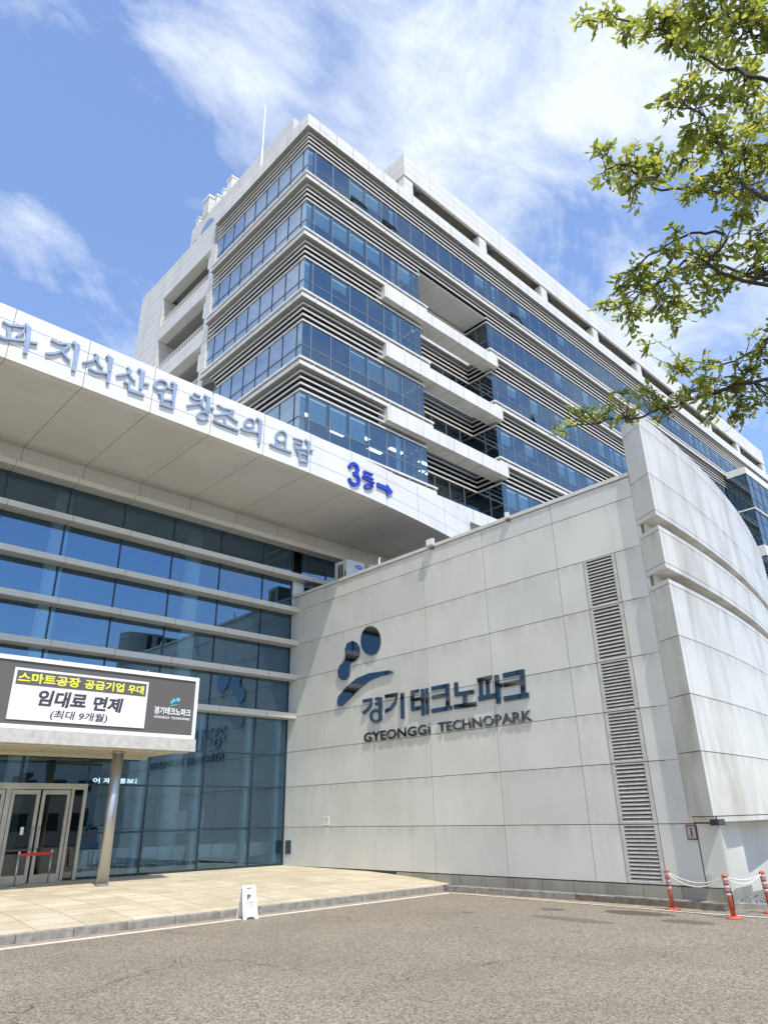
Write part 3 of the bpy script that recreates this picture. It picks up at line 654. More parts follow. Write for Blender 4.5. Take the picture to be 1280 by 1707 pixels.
for x in (-.6,8.86):
    p = MB().tube([(x,20.05,.09),(x,20.05,3.5)],.145,28,).build('post', M['steel'], EC, smooth=False)
    for pl in p.data.polygons: pl.use_smooth = len(pl.vertices) == 4
    MB().tube([(x,20.05,3.38),(x,20.05,3.44)],.165,28).build('collar', M['steel'], p)
    MB().tube([(x,20.05,.09),(x,20.05,.16)],.165,28).build('foot_ring', M['kerb'], p)
SB = thing('sign_board', 'long grey framed sign board with Korean notice standing on the entrance canopy', 'sign board', (6,19.3,3.8))
MB().box(-1.2,10.76,19.335,19.40,3.80,5.57).build('board', M['signgrey'], SB)
mb = MB().box(-1.2,10.76,19.30,19.334,3.80,3.90).box(-1.2,10.76,19.30,19.334,5.46,5.57).box(10.66,10.76,19.301,19.334,3.90,5.46)
mb.build('frame', M['signwhite'], SB)
mb = MB()
for x in (1.5,4.5,6.65,9.1): mb.tube([(x,19.33,5.57),(x,19.33,5.62)],.025,8)
mb.build('hanging_eye', M['steel'], SB)
pn = MB().box(5.57,9.17,19.31,19.334,4.01,5.28).build('notice_panel', M['signwhite'], SB)
MB().box(5.63,9.11,19.304,19.309,4.87,5.22).build('heading_strip', M['signgrey'], pn)
def text(body, name, mt, parent, to3, box, bold=0.0, shear=0.0, depth=0.004, spacing=1.0, sz=None):
    """lettering as a mesh, fitted to a box (u0,u1,v0,v1) of a plane; to3(u,v,d) places it"""
    cu = bpy.data.curves.new(name, 'FONT'); cu.body = body; cu.size = 1; cu.extrude = 0.02; cu.bevel_depth = bold; cu.bevel_resolution = 0; cu.shear = shear; cu.space_character = spacing; cu.resolution_u = 4
    o = bpy.data.objects.new(name, cu); sc.collection.objects.link(o); bpy.context.view_layer.update()
    me = bpy.data.meshes.new_from_object(o.evaluated_get(bpy.context.evaluated_depsgraph_get())); bpy.data.objects.remove(o)
    xs_ = [v.co.x for v in me.vertices]; ys_ = [v.co.y for v in me.vertices]; zs_ = [v.co.z for v in me.vertices]
    u0,u1,v0,v1 = box; ax, ay, az = min(xs_), min(ys_), min(zs_); sx, sy, sz_ = max(xs_)-ax, max(ys_)-ay, max(zs_)-az
    for v in me.vertices:
        v.co = Vector(to3(u0+(v.co.x-ax)/sx*(u1-u0), v0+(v.co.y-ay)/sy*(v1-v0), (v.co.z-az)/sz_*depth))
    me.materials.clear(); me.materials.append(mt); me.name = name
    o = bpy.data.objects.new(name, me); sc.collection.objects.link(o)
    if parent is not None: attach(o, parent)
    return o
bt = lambda u, v, d: (u, 19.304-d, v)
bt2 = lambda u, v, d: (u, 19.309-d, v)
bt3 = lambda u, v, d: (u, 19.334-d, v)
text('스마트공장', 'lettering', M['yellow'], pn, bt, (5.67,7.24,4.92,5.17), bold=.032)
text('공급기업', 'lettering', M['yellow'], pn, bt, (7.36,8.46,4.92,5.16), bold=.032)
text('우대', 'lettering', M['yellow'], pn, bt, (8.57,9.04,4.92,5.15), bold=.032)
text('임대료', 'lettering', M['inkgrey'], pn, bt2, (6.24,7.47,4.38,4.79), bold=.04, shear=.12)
text('면제', 'lettering', M['inkgrey'], pn, bt2, (7.66,8.49,4.37,4.76), bold=.04, shear=.12)
text('(최대 9개월)', 'lettering', M['inkgrey'], pn, bt2, (6.6,8.1,4.06,4.31), bold=.018, shear=.12)
text('경기테크노파크', 'lettering', M['signwhite'], SB, bt3, (9.43,10.58,4.43,4.64), bold=.025)
text('GYEONGGI  TECHNOPARK', 'lettering', M['signwhite'], SB, bt3, (9.44,10.58,4.32,4.385), bold=.02)
em = MB()
cir = lambda c_, r_, n_=16: [(c_[0]+r_*math.cos(2*math.pi*i/n_), c_[1]+r_*math.sin(2*math.pi*i/n_)) for i in range(n_)]
em.plate(cir((10.14,4.88),.06), bt3, .006).plate(cir((10.01,4.85),.05), bt3, .006).plate(cir((9.94,4.79),.04), bt3, .005).plate([(9.97,4.85),(10.0,4.8),(9.96,4.76),(9.92,4.8)], bt3, .0045)
em.build('emblem_dots', M['cyan'], SB)
MB().plate([(9.9,4.68),(9.97,4.72),(10.08,4.745),(10.2,4.74),(10.08,4.72),(9.98,4.69),(9.92,4.66)], bt3, .006).build('emblem_arc', M['green'], SB)

# ================================================================ CANOPY LETTERS
LT = json.loads('''{"wall":[[[[[18.221,5.256],[17.785,5.26],[17.826,5.072],[17.997,4.944],[18.225,4.858]],0.115],[[[17.352,5.281],[17.371,4.537]],0.15],[[[17.599,5.255],[17.396,5.254]],0.1],[[[17.602,5.095],[17.4,5.091]],0.1],[[[17.338,4.673],[17.364,4.597],[17.434,4.542],[17.534,4.517],[17.644,4.528],[17.743,4.573],[17.812,4.644],[17.836,4.725],[17.809,4.802],[17.738,4.858],[17.637,4.882],[17.526,4.87],[17.427,4.823],[17.361,4.753],[17.338,4.673]],0.1]],[[[[17.123,5.281],[16.555,5.277],[16.652,5.031],[16.868,4.865],[17.137,4.799]],0.115],[[[16.319,5.299],[16.329,4.482]],0.15]],[[[[15.87,5.289],[15.867,4.682]],0.14],[[[15.929,5.261],[15.572,5.268]],0.1],[[[15.884,5.009],[15.422,5.017]],0.1],[[[15.915,4.722],[15.487,4.735]],0.12],[[[15.416,5.299],[15.43,4.486]],0.12],[[[15.228,5.297],[15.237,4.499]],0.12]],[[[[15.028,5.252],[14.289,5.255]],0.13],[[[14.373,5.278],[14.384,4.594]],0.15],[[[15.017,4.983],[14.4,4.989]],0.12],[[[15.064,4.581],[14.234,4.587]],0.13]],[[[[14.018,5.31],[14.02,4.914]],0.14],[[[14.086,4.949],[13.355,4.949]],0.12],[[[13.707,4.962],[13.716,4.614]],0.14],[[[14.144,4.595],[13.298,4.587]],0.13]],[[[[13.185,5.252],[12.666,5.265]],0.12],[[[13.074,5.226],[13.094,4.722]],0.12],[[[12.814,5.221],[12.838,4.733]],0.12],[[[13.192,4.719],[12.557,4.735]],0.14],[[[12.476,5.301],[12.475,4.5]],0.15],[[[12.463,4.987],[12.302,4.99]],0.12]],[[[[12.247,5.246],[11.522,5.261]],0.14],[[[11.578,5.304],[11.612,4.6]],0.15],[[[12.249,4.983],[11.622,5.0]],0.12],[[[12.278,4.601],[11.438,4.608]],0.14]]],"disc":[[17.293,7.184],[17.309,7.072],[17.347,6.971],[17.408,6.884],[17.488,6.817],[17.583,6.772],[17.688,6.752],[17.799,6.758],[17.911,6.79],[18.017,6.846],[18.113,6.924],[18.193,7.02],[18.254,7.13],[18.291,7.248],[18.303,7.368],[18.289,7.484],[18.249,7.589],[18.186,7.678],[18.103,7.747],[18.004,7.791],[17.895,7.809],[17.781,7.8],[17.669,7.764],[17.563,7.704],[17.47,7.623],[17.393,7.525],[17.336,7.416],[17.303,7.3]],"blob":[[18.753,7.45],[18.532,7.346],[18.381,7.114],[18.402,6.827],[18.611,6.704],[18.851,6.667],[18.928,6.572],[18.919,6.394],[18.928,6.238],[19.092,6.118],[19.287,6.114],[19.484,6.225],[19.576,6.461],[19.468,6.656],[19.271,6.753],[19.153,6.843],[19.134,7.0],[19.174,7.201],[19.047,7.406]],"swoosh":[[16.693,6.028],[16.891,5.981],[17.342,5.976],[17.878,5.903],[18.383,5.7],[18.899,5.432],[19.329,5.221],[19.494,5.24],[19.594,5.363],[19.527,5.572],[19.091,5.856],[18.52,6.086],[17.873,6.162],[17.25,6.129],[16.886,6.11]],"canopy":[[[[[3.177,13.921],[3.347,13.889],[3.711,14.02],[3.71,13.863],[3.585,13.626]],0.075],[[[3.336,13.759],[3.409,13.489]],0.08],[[[3.141,13.433],[3.292,13.429],[3.786,13.6]],0.08],[[[3.696,14.107],[3.812,14.042],[3.868,13.586],[3.867,13.222]],0.12],[[[3.875,13.614],[4.112,13.663]],0.08]],[[[[4.424,13.964],[4.619,13.942],[4.926,14.053]],0.08],[[[4.928,14.044],[4.778,13.76],[4.578,13.572],[4.369,13.463]],0.075],[[[4.739,13.757],[4.878,13.618],[5.017,13.533]],0.08],[[[4.979,14.168],[5.129,14.113],[5.15,13.687],[5.149,13.257]],0.125]],[[[[5.628,14.09],[5.737,14.045],[5.594,13.805],[5.363,13.636]],0.07],[[[5.698,13.937],[5.804,13.775],[5.934,13.706]],0.075],[[[5.968,14.184],[6.101,14.149],[6.132,13.684]],0.11],[[[5.539,13.536],[5.72,13.508],[6.107,13.607]],0.075],[[[6.113,13.659],[6.132,13.294]],0.11]],[[[[6.619,14.089],[6.726,14.012],[6.584,13.805],[6.351,13.658]],0.07],[[[6.695,13.89],[6.793,13.768],[6.926,13.702]],0.075],[[[6.947,14.183],[7.102,14.147],[7.107,13.516]],0.11],[[[7.151,13.757],[7.349,13.792]],0.07],[[[6.588,13.559],[6.741,13.545],[6.767,13.353],[7.246,13.355]],0.085]],[[[[7.912,14.031],[7.9,13.948],[7.851,13.864],[7.773,13.795],[7.684,13.756],[7.6,13.753],[7.538,13.786],[7.51,13.85],[7.521,13.932],[7.569,14.016],[7.645,14.085],[7.735,14.126],[7.82,14.13],[7.883,14.096],[7.912,14.031]],0.075],[[[7.945,13.932],[8.132,13.97]],0.07],[[[8.027,14.193],[8.184,14.16],[8.177,13.707]],0.11],[[[7.67,13.616],[7.784,13.622],[7.828,13.32]],0.08],[[[7.803,13.461],[8.161,13.563]],0.06],[[[8.161,13.7],[8.191,13.288]],0.1],[[[7.757,13.273],[8.19,13.297]],0.07]],[[[[8.816,14.131],[9.07,14.111]],0.07],[[[8.706,13.971],[8.887,13.926],[9.18,14.027]],0.07],[[[9.164,14.009],[9.03,13.829],[8.647,13.591]],0.07],[[[9.051,13.855],[9.278,13.705]],0.07],[[[9.186,14.207],[9.347,14.177],[9.374,13.657]],0.105],[[[9.385,13.831],[9.588,13.869]],0.065],[[[9.4,13.52],[9.387,13.451],[9.339,13.381],[9.266,13.324],[9.183,13.29],[9.105,13.287],[9.049,13.315],[9.025,13.368],[9.037,13.436],[9.084,13.506],[9.157,13.563],[9.24,13.598],[9.319,13.602],[9.376,13.574],[9.4,13.52]],0.07]],[[[[9.689,14.072],[9.904,14.019],[10.321,14.09]],0.07],[[[10.321,14.083],[10.059,13.86],[9.615,13.643]],0.07],[[[10.077,13.867],[10.317,13.774],[10.501,13.722]],0.075],[[[9.987,13.659],[10.05,13.454]],0.08],[[[9.587,13.463],[9.781,13.417],[10.542,13.422]],0.085]],[[[[11.13,13.943],[11.116,13.861],[11.067,13.781],[10.994,13.718],[10.91,13.685],[10.832,13.688],[10.776,13.727],[10.752,13.793],[10.766,13.874],[10.813,13.954],[10.887,14.017],[10.971,14.051],[11.049,14.049],[11.106,14.01],[11.13,13.943]],0.07],[[[10.616,13.558],[10.772,13.522],[11.316,13.635]],0.075],[[[11.195,14.165],[11.37,14.123],[11.358,13.222]],0.11]],[[[[12.465,13.933],[12.448,13.832],[12.39,13.734],[12.305,13.66],[12.209,13.624],[12.121,13.633],[12.058,13.684],[12.032,13.768],[12.048,13.868],[12.104,13.965],[12.188,14.04],[12.285,14.077],[12.375,14.07],[12.439,14.018],[12.465,13.933]],0.075],[[[12.043,13.568],[12.118,13.411]],0.07],[[[12.449,13.664],[12.419,13.437]],0.075],[[[11.791,13.39],[12.033,13.369],[12.714,13.381]],0.085]],[[[[12.771,13.994],[13.17,14.032],[13.164,13.838]],0.06],[[[12.799,13.826],[13.164,13.85]],0.05],[[[12.811,13.831],[12.862,13.612],[13.417,13.731]],0.06],[[[13.283,14.114],[13.458,14.065],[13.442,13.618]],0.1],[[[13.459,13.769],[13.676,13.812]],0.06],[[[12.936,13.508],[13.041,13.501],[13.087,13.187],[13.453,13.262]],0.07],[[[13.042,13.471],[13.414,13.532],[13.432,13.254]],0.065]]],"arrow":[[17.015,13.685],[17.557,13.699],[17.592,13.812],[17.965,13.576],[17.588,13.287],[17.595,13.516],[17.011,13.503]],"three":[[[[15.469,13.779],[15.556,13.929],[15.705,14.029],[15.873,14.002],[15.945,13.873],[15.872,13.705],[15.705,13.601]],0.14],[[[15.705,13.601],[15.927,13.579],[16.01,13.433],[15.925,13.241],[15.731,13.14],[15.556,13.187],[15.469,13.33]],0.14]],"dong":[[[[16.27,13.911],[16.768,13.926]],0.07],[[[16.288,13.909],[16.251,13.739],[16.795,13.732]],0.07],[[[16.5,13.739],[16.498,13.56]],0.08],[[[16.17,13.621],[16.852,13.595]],0.07],[[[16.748,13.425],[16.724,13.374],[16.661,13.318],[16.572,13.269],[16.473,13.235],[16.385,13.223],[16.325,13.236],[16.304,13.271],[16.326,13.321],[16.387,13.376],[16.476,13.425],[16.575,13.46],[16.664,13.472],[16.726,13.46],[16.748,13.425]],0.07]]}''')
CL_ = thing('fascia_lettering', 'silver blue brush-style Korean letters along the white canopy fascia', 'sign lettering', (8,17.8,13.4))
f3 = lambda u, v, d: (u, yf(u)-.001-d, v)
dd = 0
for ch in LT['canopy']:
    mb = MB()
    for j, (pts, wd_) in enumerate(ch):
        st = lambda u, v, d, j=j: (u, yf(u)-.0-(d+(j*.0012 if d else 0)), v)
        mb.stroke(pts, wd_*.86, st, .075)
    mb.build('letter', M['letterW'], CL_)
WS = thing('wayfinding_sign', 'blue number three with Korean syllable and right-pointing arrow on the canopy fascia', 'wayfinding sign', (16.5,17.9,13.4))
for nm, ch in (('numeral', LT['three']), ('letter', LT['dong'])):
    mb = MB()
    for j, (pts, wd_) in enumerate(ch):
        st = lambda u, v, d, j=j: (u, yf(u)-.0-(d+(j*.0012 if d else 0)), v)
        mb.stroke(pts, wd_, st, .08)
    mb.build(nm, M['blue'], WS)
MB().plate(LT['arrow'], f3, .08).build('arrow', M['blue'], WS)
HS = thing('horn_loudspeaker', 'round grey loudspeaker horn on top of the lettered canopy fascia', 'loudspeaker', (9.44,17.95,14.5))
local(MB().tube([(0,0,0),(0,0,.3)],.03,8), 'stand', M['mull'], HS)
local(MB().tube([(-.10,-.17,.16),(-.08,-.13,.19),(-.03,-.03,.24),(.06,.12,.32)],[.235,.22,.13,.08],24), 'horn', M['mull'], HS)
local(MB().tube([(-.101,-.172,.158),(-.104,-.177,.155)],.19,24), 'mouth', M['interd'], HS)

# ================================================================ GREY ANNEX
AX = thing('annex_building', 'pale grey metal panelled annex wall carrying the mirror steel logo', 'annex building', (16.45,15,ZR))
zz = [0.12,1.35,2.69,3.90,5.14,6.55,7.90,9.28,9.86]; yy = [22.55,20.30,17.77,15.20,12.65,10.08,7.57]
MB().box(X0+.03,22.5,7.9,22.5,-.3,9.6).box(X0+.03,X0+.1,6.99,7.9,-.3,1.36).build('wall_core', M['joint'], AX)
MB().box(X0+.02,X0+.5,7.5,7.9,1.36,9.6).build('return_panel', M['grey'], AX)
mb = MB(); gp = .008
def panel(y0, y1, z0, z1):
    e = random.uniform(-.0015,.0015); mb.box(X0+e, X0+.04, y0+gp, y1-gp, z0+gp, z1-gp)
for i in range(len(yy)-1):
    for j in range(len(zz)-1):
        if i == 5 and 0 <= j < 6:
            panel(9.27, 10.08, zz[j], zz[j+1]); panel(7.57 if j > 0 else 7.46, 8.32, zz[j], zz[j+1])
        else: panel(yy[i+1], yy[i], zz[j], zz[j+1])
mb.box(X0, X0+.04, 6.97, 7.44, .12, 1.35)
mb.build('wall_panel', M['grey'], AX, bevel=.004)
MB().box(X0-.03,X0+.35,7.57,22.53,9.875,9.99).build('coping', M['grey'], AX, bevel=.01)
MB().box(X0-.012,X0+.05,7.0,16.8,-.32,.10).build('plinth', clad('block plinth', (0.33,0.31,0.26), yj=(7.1,.9), stain=.5, streak=(.10,.09,.07), wd=.015, rough=.85), AX)
for j in range(6):
    z0, z1 = (zz[j] if j else .12), zz[j+1]
    fr = MB().box(X0-.012,X0+.05,9.17,9.26,z0+.01,z1-.01).box(X0-.012,X0+.05,8.33,8.42,z0+.01,z1-.01).box(X0-.011,X0+.05,8.42,9.17,z1-.04,z1-.01).box(X0-.011,X0+.05,8.42,9.17,z0+.01,z0+.035).build('louvre_vent', M['ventm'], AX)
    mb = MB(); nsl = 14; h = (z1-z0-.08)/nsl
    for q in range(nsl):
        za = z0+.038+q*h
        mb.add([(X0-.008,8.425,za),(X0-.008,9.165,za),(X0+.04,9.165,za+h*.62),(X0+.04,8.425,za+h*.62),(X0-.008,8.425,za+.014),(X0-.008,9.165,za+.014),(X0+.04,9.165,za+h*.62+.014),(X0+.04,8.425,za+h*.62+.014)],
               [(0,1,2,3),(4,5,6,7),(0,1,5,4),(1,2,6,5),(2,3,7,6),(3,0,4,7)])
    mb.build('slats', M['ventm'], fr)
    MB().box(X0+.041,X0+.06,8.42,9.17,z0+.02,z1-.02).build('back', M['dark'], fr)
# curved wing
def yw(x): dx = x-16.1; return 6.88+.03*dx+dx*dx/124
def wing(z0, z1, inset=0.0, depth=.8, x0=16.1):
    pts = []; x = x0+(.06 if inset else 0)+inset*.5
    while x < 42: pts.append((x, yw(x)+inset)); x += .6 if x > 17 else .3
    back = [(x_, y_+depth-inset) for x_, y_ in reversed(pts) if x_ > 17.0]
    return pts + back + [(16.452+(.05 if inset else 0)+inset*.4, 7.56)]
WZ = [(1.50,2.80),(2.815,4.03),(4.045,5.36),(5.375,6.62),(6.635,6.75),(7.04,7.165),(7.18,8.02),(8.035,8.15),(8.44,8.565),(8.58,9.59),(9.605,11.02),(11.035,11.42)]
for (z0, z1) in WZ: MB().prism(wing(z0,z1), z0, z1).build('wing_panel', M['wing'], AX, bevel=.004)
MB().prism(wing(0,0,.012), 1.38, 1.485).build('wing_lip', M['wing'], AX)
MB().prism(wing(0,0,.03), 1.484, 6.70).prism(wing(0,0,.03), 7.10, 8.10).prism(wing(0,0,.03), 8.5, 11.3).build('wing_core', M['joint'], AX)
MB().prism(wing(0,0,.45), 6.70, 7.10).prism(wing(0,0,.45), 8.1, 8.5).build('slot_back', M['wing'], AX)
# under the overhang
lower = [(16.47,6.96),(17.35,7.24),(18.35,7.28),(18.4,9.5),(42,12),(42,13),(16.6,13),(16.6,7.0)]
MB().prism(lower, .05, 1.38).build('under_wall', M['grey'], AX)
MB().box(18.42,42,7.7,7.89,-.3,1.37).build('under_wall', M['grey'], AX)
MB().prism([(x-.015 if x<19 else x, y-.015 if y<9 else y) for x,y in lower], -.3, .049).build('under_plinth', M['concrete'], AX)
MB().prism([(16.46,7.56),(17.35,7.3),(18.35,7.32),(18.4,9.0),(42,12),(42,10.5),(17.2,7.9)][::1], 1.385, 1.47).build('under_soffit', M['interd'], AX) if False else None
# ---- things on the annex
m3 = lambda u, v, d: (X0-.004-d, u, v)
LG = thing('wall_lettering', 'mirror steel emblem and large lettering mounted on the grey panelled wall', 'logo sign', (16.4,15.5,3.9))
MB().plate(LT['disc'], m3, .05).build('emblem_disc', M['chrome'], LG)
MB().plate(LT['blob'], m3, .05).build('emblem_drop', M['chrome'], LG)
MB().plate(LT['swoosh'], m3, .05).build('emblem_arc', M['chrome'], LG)
for ch in LT['wall']:
    mb = MB()
    for j, (pts, wd_) in enumerate(ch):
        st = lambda u, v, d, j=j: (X0-.004-(d+(j*.0011 if d else 0)), u, v)
        mb.stroke(pts, wd_, st, .05)
    mb.build('letter', M['chrome'], LG)
M['chromeD'] = mat('dark mirror steel letter', (0.16,0.17,0.18), 0.12, 1.0)
text('GYEONGGI', 'lettering', M['chromeD'], LG, m3, (18.19,15.16,3.915,4.215), bold=.022, depth=.045)
text('TECHNOPARK', 'lettering', M['chromeD'], LG, m3, (14.84,11.40,3.925,4.215), bold=.022, depth=.045)
PL = tag(MB().box(X0-.012,X0-.0,20.02,20.26,1.41,1.66).build('wall_notice', M['signwhite']), 'small white notice plate on the grey wall beside the lobby glass', 'notice')
MB().box(X0-.014,X0-.012,20.05,20.23,1.60,1.62).box(X0-.014,X0-.012,20.05,20.20,1.55,1.56).box(X0-.014,X0-.012,20.05,20.22,1.51,1.52).box(X0-.014,X0-.012,20.05,20.18,1.46,1.47).build('printed_lines', M['inkgrey'], PL)
VG = thing('wall_vent', 'small dark vent grille low on the grey wall next to the glass corner', 'vent grille', (X0,22.25,.5))
MB().box(X0-.015,X0-.0,22.08,22.42,.48,.93).build('frame', M['mull'], VG); mb = MB()
for q in range(10): mb.box(X0-.022,X0-.0155,22.11,22.39,.51+q*.042,.53+q*.042)
mb.build('slats', M['black'], VG)
FC = thing('fire_hose_inlet', 'red framed fire hose connection plate on the wall under the curved wing', 'fire connection', (X0,7.55,1.1))
MB().box(X0-.035,X0-.0,7.45,7.67,1.03,1.33).build('frame', M['red'], FC); MB().box(X0-.037,X0-.035,7.475,7.645,1.06,1.30).build('plate', M['refl'], FC)
MB().box(X0-.04,X0-.037,7.545,7.575,1.09,1.27).build('slot', M['black'], FC)
CB = thing('soffit_floodlight', 'black box floodlight fixed under the bottom corner of the curved wing', 'floodlight', (16.0,6.85,1.42))
local(MB().box(-.10,.28,-.12,.05,-.10,.02), 'housing', M['black'], CB, bevel=.015); local(MB().box(-.06,.24,-.125,-.121,-.085,.005), 'lens', M['interd'], CB); local(MB().tube([(.1,-.02,.02),(.1,-.02,.06)],.02,6), 'bracket', M['black'], CB)
def parlamp(y, sc_, label):
    o = thing('parapet_lamp', label, 'floodlight', (X0-.02,y,9.99), 'lamps on the annex parapet')
    local(MB().box(-.15*sc_,-.02,-.15*sc_,.15*sc_,-.1,.16*sc_), 'lamp_head', M['ac'], o, bevel=.02)
    local(MB().box(-.158*sc_,-.151*sc_,-.12*sc_,.12*sc_,-.06,.11), 'lens', M['signwhite'], o)
    local(MB().tube([(-.02,-.05,-.1),(-.02,-.05,-.18),(.02,-.05,-.18)],.016,6).tube([(-.02,.05,-.1),(-.02,.05,-.16),(.02,.05,-.16)],.016,6), 'cable', M['black'], o); return o
parlamp(14.72, 1.0, 'square cream floodlight on the annex parapet above the lettering')
parlamp(11.55, .55, 'small white floodlight on the annex parapet just below the tower glass')
o = thing('vent_pipe', 'thin bent white vent pipe rising over the annex parapet', 'vent pipe', (16.8,17.7,9.6))
local(MB().tube([(0,0,0),(0,0,.75),(.02,-.03,.82)],.03,8), 'pipe', M['white'], o); local(MB().tube([(0,0,.0),(0,0,.1)],.07,8), 'flange', M['mull'], o)
AU = thing('outdoor_air_conditioner', 'beige outdoor air conditioner with blue oval badge behind the annex parapet', 'air conditioner', (17.1,19.87,9.6))
cs = local(MB().box(0,.95,0,.75,.05,1.44), 'casing', M['ac'], AU, bevel=.02)
mb = MB()
for a in range(2):
    for q in range(8): mb.box(-.012,-.001,.36+a*.17-.13,.49+a*.17-.13,.5+q*.1,.575+q*.1)
local(mb, 'grille', M['black'], AU)
local(MB().box(-.012,-.001,.08,.13,.75,1.0), 'side_slot', M['black'], AU)
local(MB().box(.05,.9,.02,.7,0,.05), 'foot', M['mull'], AU)
bd = local(MB().plate([(.62+.2*math.cos(a*math.pi/12), 1.22+.085*math.sin(a*math.pi/12)) for a in range(24)], lambda u,v,d: (u,-.004-d,v), .006), 'badge', M['blue'], AU)
text('SAMSUNG', 'badge_lettering', M['signwhite'], bd, lambda u,v,d: (17.1+u, 19.87-.0102-d, 9.6+v), (.48,.76,1.19,1.25), bold=.02, depth=.003)
A2 = thing('outdoor_air_conditioner', 'second beige outdoor air conditioner half hidden right of the badged one', 'air conditioner', (18.25,19.75,9.6))
local(MB().box(0,.9,0,.75,.05,1.44), 'casing', M['ac'], A2, bevel=.02); local(MB().box(.05,.85,.02,.7,0,.05), 'foot', M['mull'], A2)
mb = MB()
for q in range(8): mb.box(.15,.75,-.012,-.001,.4+q*.1,.46+q*.1)
local(mb, 'grille', M['black'], A2)

# ================================================================ SMALL THINGS
def bollard(loc, lean, label):
    o = thing('bollard', label, 'bollard', loc, 'roped orange bollards by the kerb')
    def seg(z0, z1, r_): return MB().tube([(lean[0]*z0, lean[1]*z0, z0), (lean[0]*z1, lean[1]*z1, z1)], r_, 18)
    def sm(ob):
        for p in ob.data.polygons: p.use_smooth = len(p.vertices) == 4
    sm(local(MB().tube([(0,0,0),(0,0,.02),(0,0,.045)],[.155,.15,.09],22), 'base', M['orange'], o))
    sm(local(seg(.04,.73,.046), 'post', M['orange'], o))
    for (a,b_,m_) in ((.37,.43,'refl'),(.43,.49,'redband'),(.49,.56,'refl'),(.56,.62,'redband'),(.62,.69,'refl')): sm(local(seg(a,b_,.049), 'reflective_band', M[m_], o))
    sm(local(MB().tube([(lean[0]*.69,lean[1]*.69,.695),(lean[0]*.72,lean[1]*.72,.725),(lean[0]*.75,lean[1]*.75,.745)],[.053,.054,.038],18), 'cap', M['orange'], o)); return o
BP = [((15.77,7.94,ZR),(0.0,.02)), ((15.18,6.46,ZR),(-.05,.03)), ((16.35,6.2,ZR),(-.08,.02))]
for (p, ln), lb in zip(BP, ('orange striped bollard at the kerb in front of the tall louvre vents','orange striped bollard, middle of the three, leaning beside the gravel bed','orange striped bollard at the right edge beyond the gravel bed')): bollard(p, ln, lb)
tops = [Vector((p[0]+l[0]*.7, p[1]+l[1]*.7, p[2]+.70)) for p, l in BP]
def rope(a, b_, sag, side, label):
    mb = MB(); pts = []
    for i in range(25):
        t_ = i/24; q = a.lerp(b_, t_); q.z -= sag*4*t_*(1-t_); q.x += side; pts.append(q)
    mb.tube(pts, .010, 6)
    # lay of the twisted strands
    tw = []
    for i in range(145):
        t_ = i/144; q = a.lerp(b_, t_); q.z -= sag*4*t_*(1-t_); q.x += side; an = t_*62
        tw.append(q+Vector((math.cos(an)*.008, 0, math.sin(an)*.008)))
    mb.tube(tw, .007, 5)
    tag(mb.build('rope', M['rope'], smooth=True), label, 'rope', 'ropes between the bollards')
rope(tops[0], tops[1], .22, -.03, 'pale rope sagging lowest between the left and middle bollards')
rope(tops[0], tops[1], .15, .05, 'pale rope hanging tighter between the left and middle bollards')
rope(tops[1], tops[2], .15, -.03, 'pale rope sagging between the middle and right bollards')
rope(tops[1], tops[2], .08, .05, 'pale rope pulled tighter between the middle and right bollards')
# folding sign
AS = thing('folding_sign', 'white folding parking sign standing on the road by the kerb', 'folding sign', (9.43,14.12,ZR), rot=R(-10.4))
def aplate(sgn):
    pts = [(-.165,0),(-.10,0),(-.085,.03),(-.04,.05),(.04,.05),(.085,.03),(.10,0),(.165,0),(.15,.60),(.10,.61),(-.10,.61),(-.15,.60)]
    return MB().plate(pts, lambda u,v,d: (u, sgn*(.19-.30*v) - d, v), .018)
local(aplate(-1), 'front_panel', M['signwhite'], AS, bevel=.004); local(aplate(1), 'back_panel', M['signwhite'], AS, bevel=.004)
local(MB().tube([(-.145,-.01,.60),(.145,-.01,.60)],.016,8), 'hinge', M['signwhite'], AS); local(MB().box(-.145,-.14,-.10,.10,.28,.29).box(.14,.145,-.10,.10,.28,.29), 'brace', M['mull'], AS)
AS_M = Matrix.Translation((9.43,14.12,ZR)) @ Matrix.Rotation(R(-10.4), 4, 'Z')
fa = lambda u,v,d: tuple(AS_M @ Vector((u, -.2115+.30*v-d, v)))
text('P', 'lettering', M['txtblk'], AS, fa, (-.05,.03,.35,.45), bold=.035, depth=.003)
text('주차안내', 'lettering', M['inkgrey'], AS, fa, (-.06,.07,.285,.31), bold=.01, depth=.003)
text('PARKING', 'lettering', M['txtblk'], AS, fa, (-.06,.055,.55,.575), bold=.02, depth=.003)
mb = MB()
for (a,b_,z) in ((-.07,.08,.262),(-.03,.08,.245),(-.03,.07,.228),(-.06,.08,.13)): mb.plate([(a,z),(b_,z),(b_,z+.008),(a,z+.008)], fa, .003)
mb.build('printed_lines', M['ac'], AS)
# queue barrier
QB = thing('queue_barrier', 'two steel queue posts joined by a red belt before the doors', 'queue barrier', (7.7,21.8,.12))
for (x,y) in ((7.17,21.55),(8.17,21.98)):
    p = MB().tube([(x,y,.13),(x,y,.93)],.022,12).build('post', M['steel'], QB, smooth=True)
    MB().tube([(x,y,.11),(x,y,.13),(x,y,.15)],[.16,.155,.03],20).build('foot', M['steel'], p); MB().tube([(x,y,.89),(x,y,.96)],.034,12).build('head', M['steel'], p)
d_ = Vector((1.0,.43,0)).normalized()
MB().add([(7.19,21.54,.84),(8.15,21.95,.84),(8.15,21.95,.91),(7.19,21.54,.91),(7.187,21.546,.84),(8.147,21.956,.84),(8.147,21.956,.91),(7.187,21.546,.91)],[(0,1,2,3),(4,5,6,7),(0,1,5,4),(3,2,6,7)]).build('belt', M['beltred'], QB)
